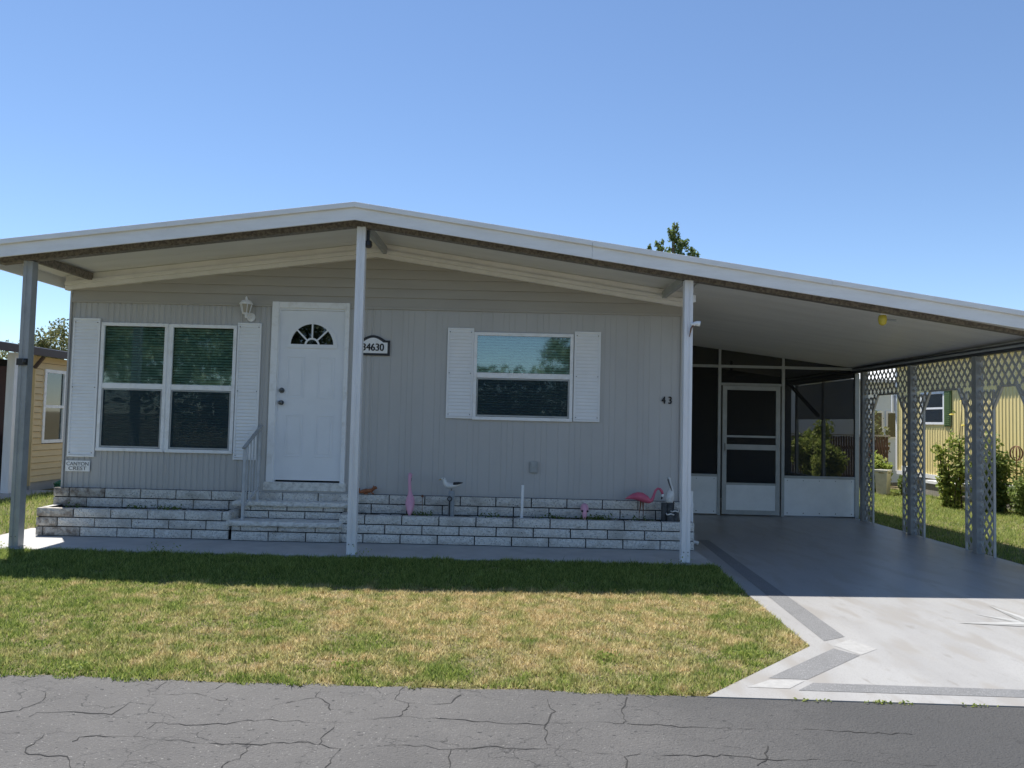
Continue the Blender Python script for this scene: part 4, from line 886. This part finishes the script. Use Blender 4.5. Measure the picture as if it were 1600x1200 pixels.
for (a, b, h) in ((8.33, 5.0, 2.0), (8.22, 5.15, 1.75), (8.40, 5.1, 1.55)):
    MB().loft([(a, b, 0), (a - .05, b, h * .5), (a + .03, b + .02, h)], [.012, .009, .005], 6).build('stem', bark, tf)
    MB().lathe((a + .03, b + .02, h), [(.012, -.01), (.045, .0), (.03, .018), (.01, .022)], 10).build('flower_head', bulb, tf)
    q_ = leaves('foliage', np.array([(a, b, h * .4)]) + rng.normal(size=(26, 3)) * (.07, .07, h * .22), .11, lm_dark, tf); q_['kind'] = 'stuff'

def tree(name, label, base, h, crown, m_, leaf, n, group=None, trunk_r=.12):
    """crown: list of (dx,dy,z_centre, rx, ry, rz) clumps"""
    t = thing(name, label, 'tree', group)
    M_ = MB().loft([(base[0], base[1], 0), (base[0] + .05, base[1], h * .25), (base[0], base[1] + .03, h * .55), (base[0], base[1], h * .9)], [trunk_r, trunk_r * .8, trunk_r * .5, trunk_r * .12], 9)
    M_.build('trunk', bark, t); L = MB(); pts = []; tot = sum((c[3] * c[5]) ** .5 for c in crown)
    for dx, dy, zc, rx, ry, rz in crown:
        z0 = max(.3 * h, min(zc - rz - abs(dx) * .8, h * .8))
        L.loft([(base[0], base[1], z0), (base[0] + dx * .6, base[1] + dy * .6, (z0 + zc) / 2 + .1), (base[0] + dx, base[1] + dy, zc + rz * .7)], [trunk_r * .35, trunk_r * .22, trunk_r * .06], 6)
        k = max(40, int(n * (rx * rz) ** .5 / tot)); sub = max(4, k // 40)
        cs = blob(sub, (base[0] + dx, base[1] + dy, zc), (rx * .85, ry * .85, rz * .9), .2)
        for c in cs: pts.append(blob(k // sub, c, (rx * .30, ry * .30, rz * .24), .0))
    L.build('limb', bark, t); leaves('crown', np.concatenate(pts), leaf, m_, t, .6); return t
tree('broadleaf_tree', 'tree whose leafy top rises above the roof right of the ridge', (4.62, 13), 7.4,
     [(.02, 0, 6.95, .20, .2, .60), (-.02, .1, 6.5, .40, .4, .55), (.30, 0, 6.5, .30, .3, .42), (-.42, 0, 6.5, .20, .22, .42), (.60, .1, 6.35, .20, .2, .45), (-.70, 0, 6.4, .12, .1, .44), (-1.10, 0, 6.22, .06, .07, .42), (0, 0, 5.4, 1.2, 1.1, .7), (.4, 0, 4.5, 1.4, 1.3, .7)], lm_tree, .085, 6000)
tree('broadleaf_tree', 'tiny tuft of treetop just showing above the carport roof', (7.25, 13), 5.9, [(0, 0, 5.75, .28, .25, .30), (-.2, 0, 5.0, .7, .7, .6)], lm_tree, .085, 700)
tree('broadleaf_tree', 'slim treetop tip at the far right above the carport roof', (12.88, 13), 5.2, [(0, 0, 5.02, .07, .07, .3), (.2, 0, 4.3, .6, .6, .6)], lm_tree, .085, 500)
tree('olive_tree', 'pale olive-green tree behind the tan house roof', (-18.3, 22), 5.1, [(0, 0, 4.0, 1.3, 1.2, 1.1), (1.2, 0, 4.1, 1.1, 1, 1.0), (-.9, 0, 3.6, .9, .9, .9), (2.0, .5, 3.6, 1.2, 1, 1.1)], lm_olive, .13, 9000)
tree('olive_tree', 'thin bare-topped tree left of the grey post behind the tan house', (-21.2, 24), 4.6, [(0, 0, 3.8, 1.0, .9, .8), (-1.2, 0, 3.5, .8, .8, .7)], lm_olive, .12, 1100)
# across the road, mirrored in the windows
tree('street_tree', 'broad tree across the road mirrored in the left windows', (-13.5, -21), 8.5, [(0, 0, 5.6, 3.2, 2.5, 2.2), (3.0, 0, 4.6, 2.4, 2, 2.0), (-2.9, 0, 4.6, 2.4, 2, 2.0), (0, 0, 3.6, 3.5, 2.5, 1.6), (5, .5, 4, 2, 1.8, 1.8)], lm_street, .20, 26000, None, .25)
tree('street_tree', 'tree across the road mirrored in the right window', (3.9, -22), 8.0, [(0, 0, 5.2, 2.0, 2, 1.8), (-1.5, 0, 3.9, 1.5, 1.5, 1.3), (1.6, 0, 4.2, 1.6, 1.5, 1.3)], lm_street, .17, 9000, None, .2)
shrub('added_hedge', 'unseen hedge added across the road to darken the window reflections', 'hedge', (-5, -18.5), 10.5, .9, 3.7, 20000, lm_street, .30, None, 60)  # added out of view, tall enough to cover bright sky reflected in the panes

# ------------------------------------------------------------------ grass
gm = leaf_mat('grass_blade', (.08, .14, .02), (.46, .52, .14), .45, ((.36, .26, .10), (.94, .79, .46)), 5.5, .36, .62)
def vnoise(x, y, cell, seed):
    g = np.random.default_rng(seed).uniform(0, 1, (400, 400)); u, v = (x + 40) / cell, (y + 40) / cell
    i, j = np.floor(u).astype(int), np.floor(v).astype(int); fu, fv = u - i, v - j; fu, fv = fu * fu * (3 - 2 * fu), fv * fv * (3 - 2 * fv)
    i %= 399; j %= 399
    return (g[i, j] * (1 - fu) + g[i + 1, j] * fu) * (1 - fv) + (g[i, j + 1] * (1 - fu) + g[i + 1, j + 1] * fu) * fv
def inside_lawn(x, y):
    re = -5.065 - .022 * x
    ok = (y > re + .045 - .085 * vnoise(x, y, .09, 5) - .05 * vnoise(x, y, .5, 6))
    right = np.where(y > -2.5, 2.06 + (y + 2.5) * .067, np.where(y > -4.12, 2.0 + (y + 4.12) * .037, 2.0 + (y + 4.12) * (.93 / .97)))
    front = ok & (y < -1.285) & (x < right - .005)
    left = ok & (x < -5.76) & ~((x < -8.0) & (y > 1.2)) 
    rgt = (x > 5.61) & (x < 9.24) & (y > -4.0)
    return front | left | rgt
def grass(name, label, n, x0, x1, y0, y1, hmin, hmax):
    x = rng.uniform(x0, x1, n); y = rng.uniform(y0, y1, n); cl = .55 * vnoise(x, y, .07, 1) + .45 * vnoise(x, y, .23, 2); k = inside_lawn(x, y) & (rng.uniform(0, 1, n) < .25 + 1.3 * cl); x, y, cl = x[k], y[k], cl[k]; n = len(x)
    # lusher towards the house shade, the left and the driveway tip; drier in the middle
    lush = np.where(x > 5.6, .16, .10 * np.clip((-1.6 - x) / 1.8, -.25, 1) - .05 * np.exp(-((x - .2) / 1.6) ** 2 - ((y + 3.5) / .9) ** 2) + .34 * np.clip((y + 2.75) / .35, 0, 1) + .10 * np.exp(-((y - (-5.0)) / .16) ** 2))
    lush = lush + np.where(x < -5.6, .08, 0)
    for (a, b, r) in ((-2.36, -4.90, .10), (1.55, -4.35, .22), (.15, -4.2, .08), (-.35, -4.75, .14), (-.9, -4.3, .2), (.62, -4.55, .08), (1.75, -3.6, .25), (-1.6, -3.9, .2), (1.3, -4.75, .18)):
        lush += .22 * np.exp(-((x - a) ** 2 + (y - b) ** 2) / r ** 2)
    h = rng.uniform(hmin, hmax, n) * (1 + 1.0 * np.clip(lush, 0, .5)) * (.45 + 1.1 * cl); tall = rng.uniform(0, 1, n) < .02; h[tall] *= 1.7
    a = rng.uniform(0, 2 * math.pi, n); lean = rng.uniform(.15, 1.3, n) * h; wd = rng.uniform(.0022, .0052, n)
    tx, ty = x + lean * np.cos(a), y + lean * np.sin(a); b = a + math.pi / 2 + rng.normal(0, .5, n)
    v = np.empty((n, 3, 3)); v[:, 0] = np.stack([x - wd * np.cos(b), y - wd * np.sin(b), np.zeros(n)], 1)
    v[:, 1] = np.stack([x + wd * np.cos(b), y + wd * np.sin(b), np.zeros(n)], 1); v[:, 2] = np.stack([tx, ty, h], 1)
    o = np_mesh(name, v.reshape(-1, 3), 3, gm, tone=rng.uniform(0, 1, n) ** 1.25, lush=lush)
    return tag(o, label, 'grass', kind='stuff')
grass('lawn_grass', 'patchy dry front lawn between the road and the house', 430000, -6.2, 2.2, -5.1, -1.28, .012, .034)
grass('lawn_grass', 'green lawn strip left of the house toward the tan house', 90000, -13, -5.76, -5, 5.5, .025, .06)
grass('lawn_grass', 'green lawn between the carport and the yellow house', 130000, 5.61, 9.24, -4, 9.5, .025, .055)
wd_ = thing('planter_weeds', 'small green weeds sprouting along the planter soil', 'weeds')
wd_['kind'] = 'stuff'
pts = []
for (a, n) in ((-3.9, 40), (-4.3, 20), (-1.0, 30), (.55, 45), (.95, 60), (1.05, 40), (-.2, 20), (-5.0, 15), (1.5, 12)): pts.append(np.array((a, -.32, .345)) + rng.normal(size=(2 * n, 3)) * (.08, .04, .018))
leaves('foliage', np.concatenate(pts), .036, lm_tree, wd_)
pts = []
for (x, y) in ((-1.52, -1.27), (-3.6, -1.3), (-3.45, -1.29), (-5.2, -1.28), (1.75, -1.30)): pts.append(np.array((x, y, .05)) + rng.normal(size=(30, 3)) * (.06, .02, .03))
for (a, b) in ((-2.36, -4.93), (.6, -4.5), (1.5, -4.4), (-.9, -4.8)): pts.append(np.array((a, b, .035)) + rng.normal(size=(90, 3)) * (.05, .03, .010))
for (a, b) in ((1.95, -5.14), (2.05, -5.142), (2.45, -5.152), (1.62, -5.134)): pts.append(np.array((a, b, .012)) + rng.normal(size=(18, 3)) * (.05, .005, .005))
ow = leaves('weed_tufts', np.concatenate(pts), .022, lm_yel); tag(ow, 'scattered broadleaf weeds in the lawn and along the walkway', 'weeds', kind='stuff')
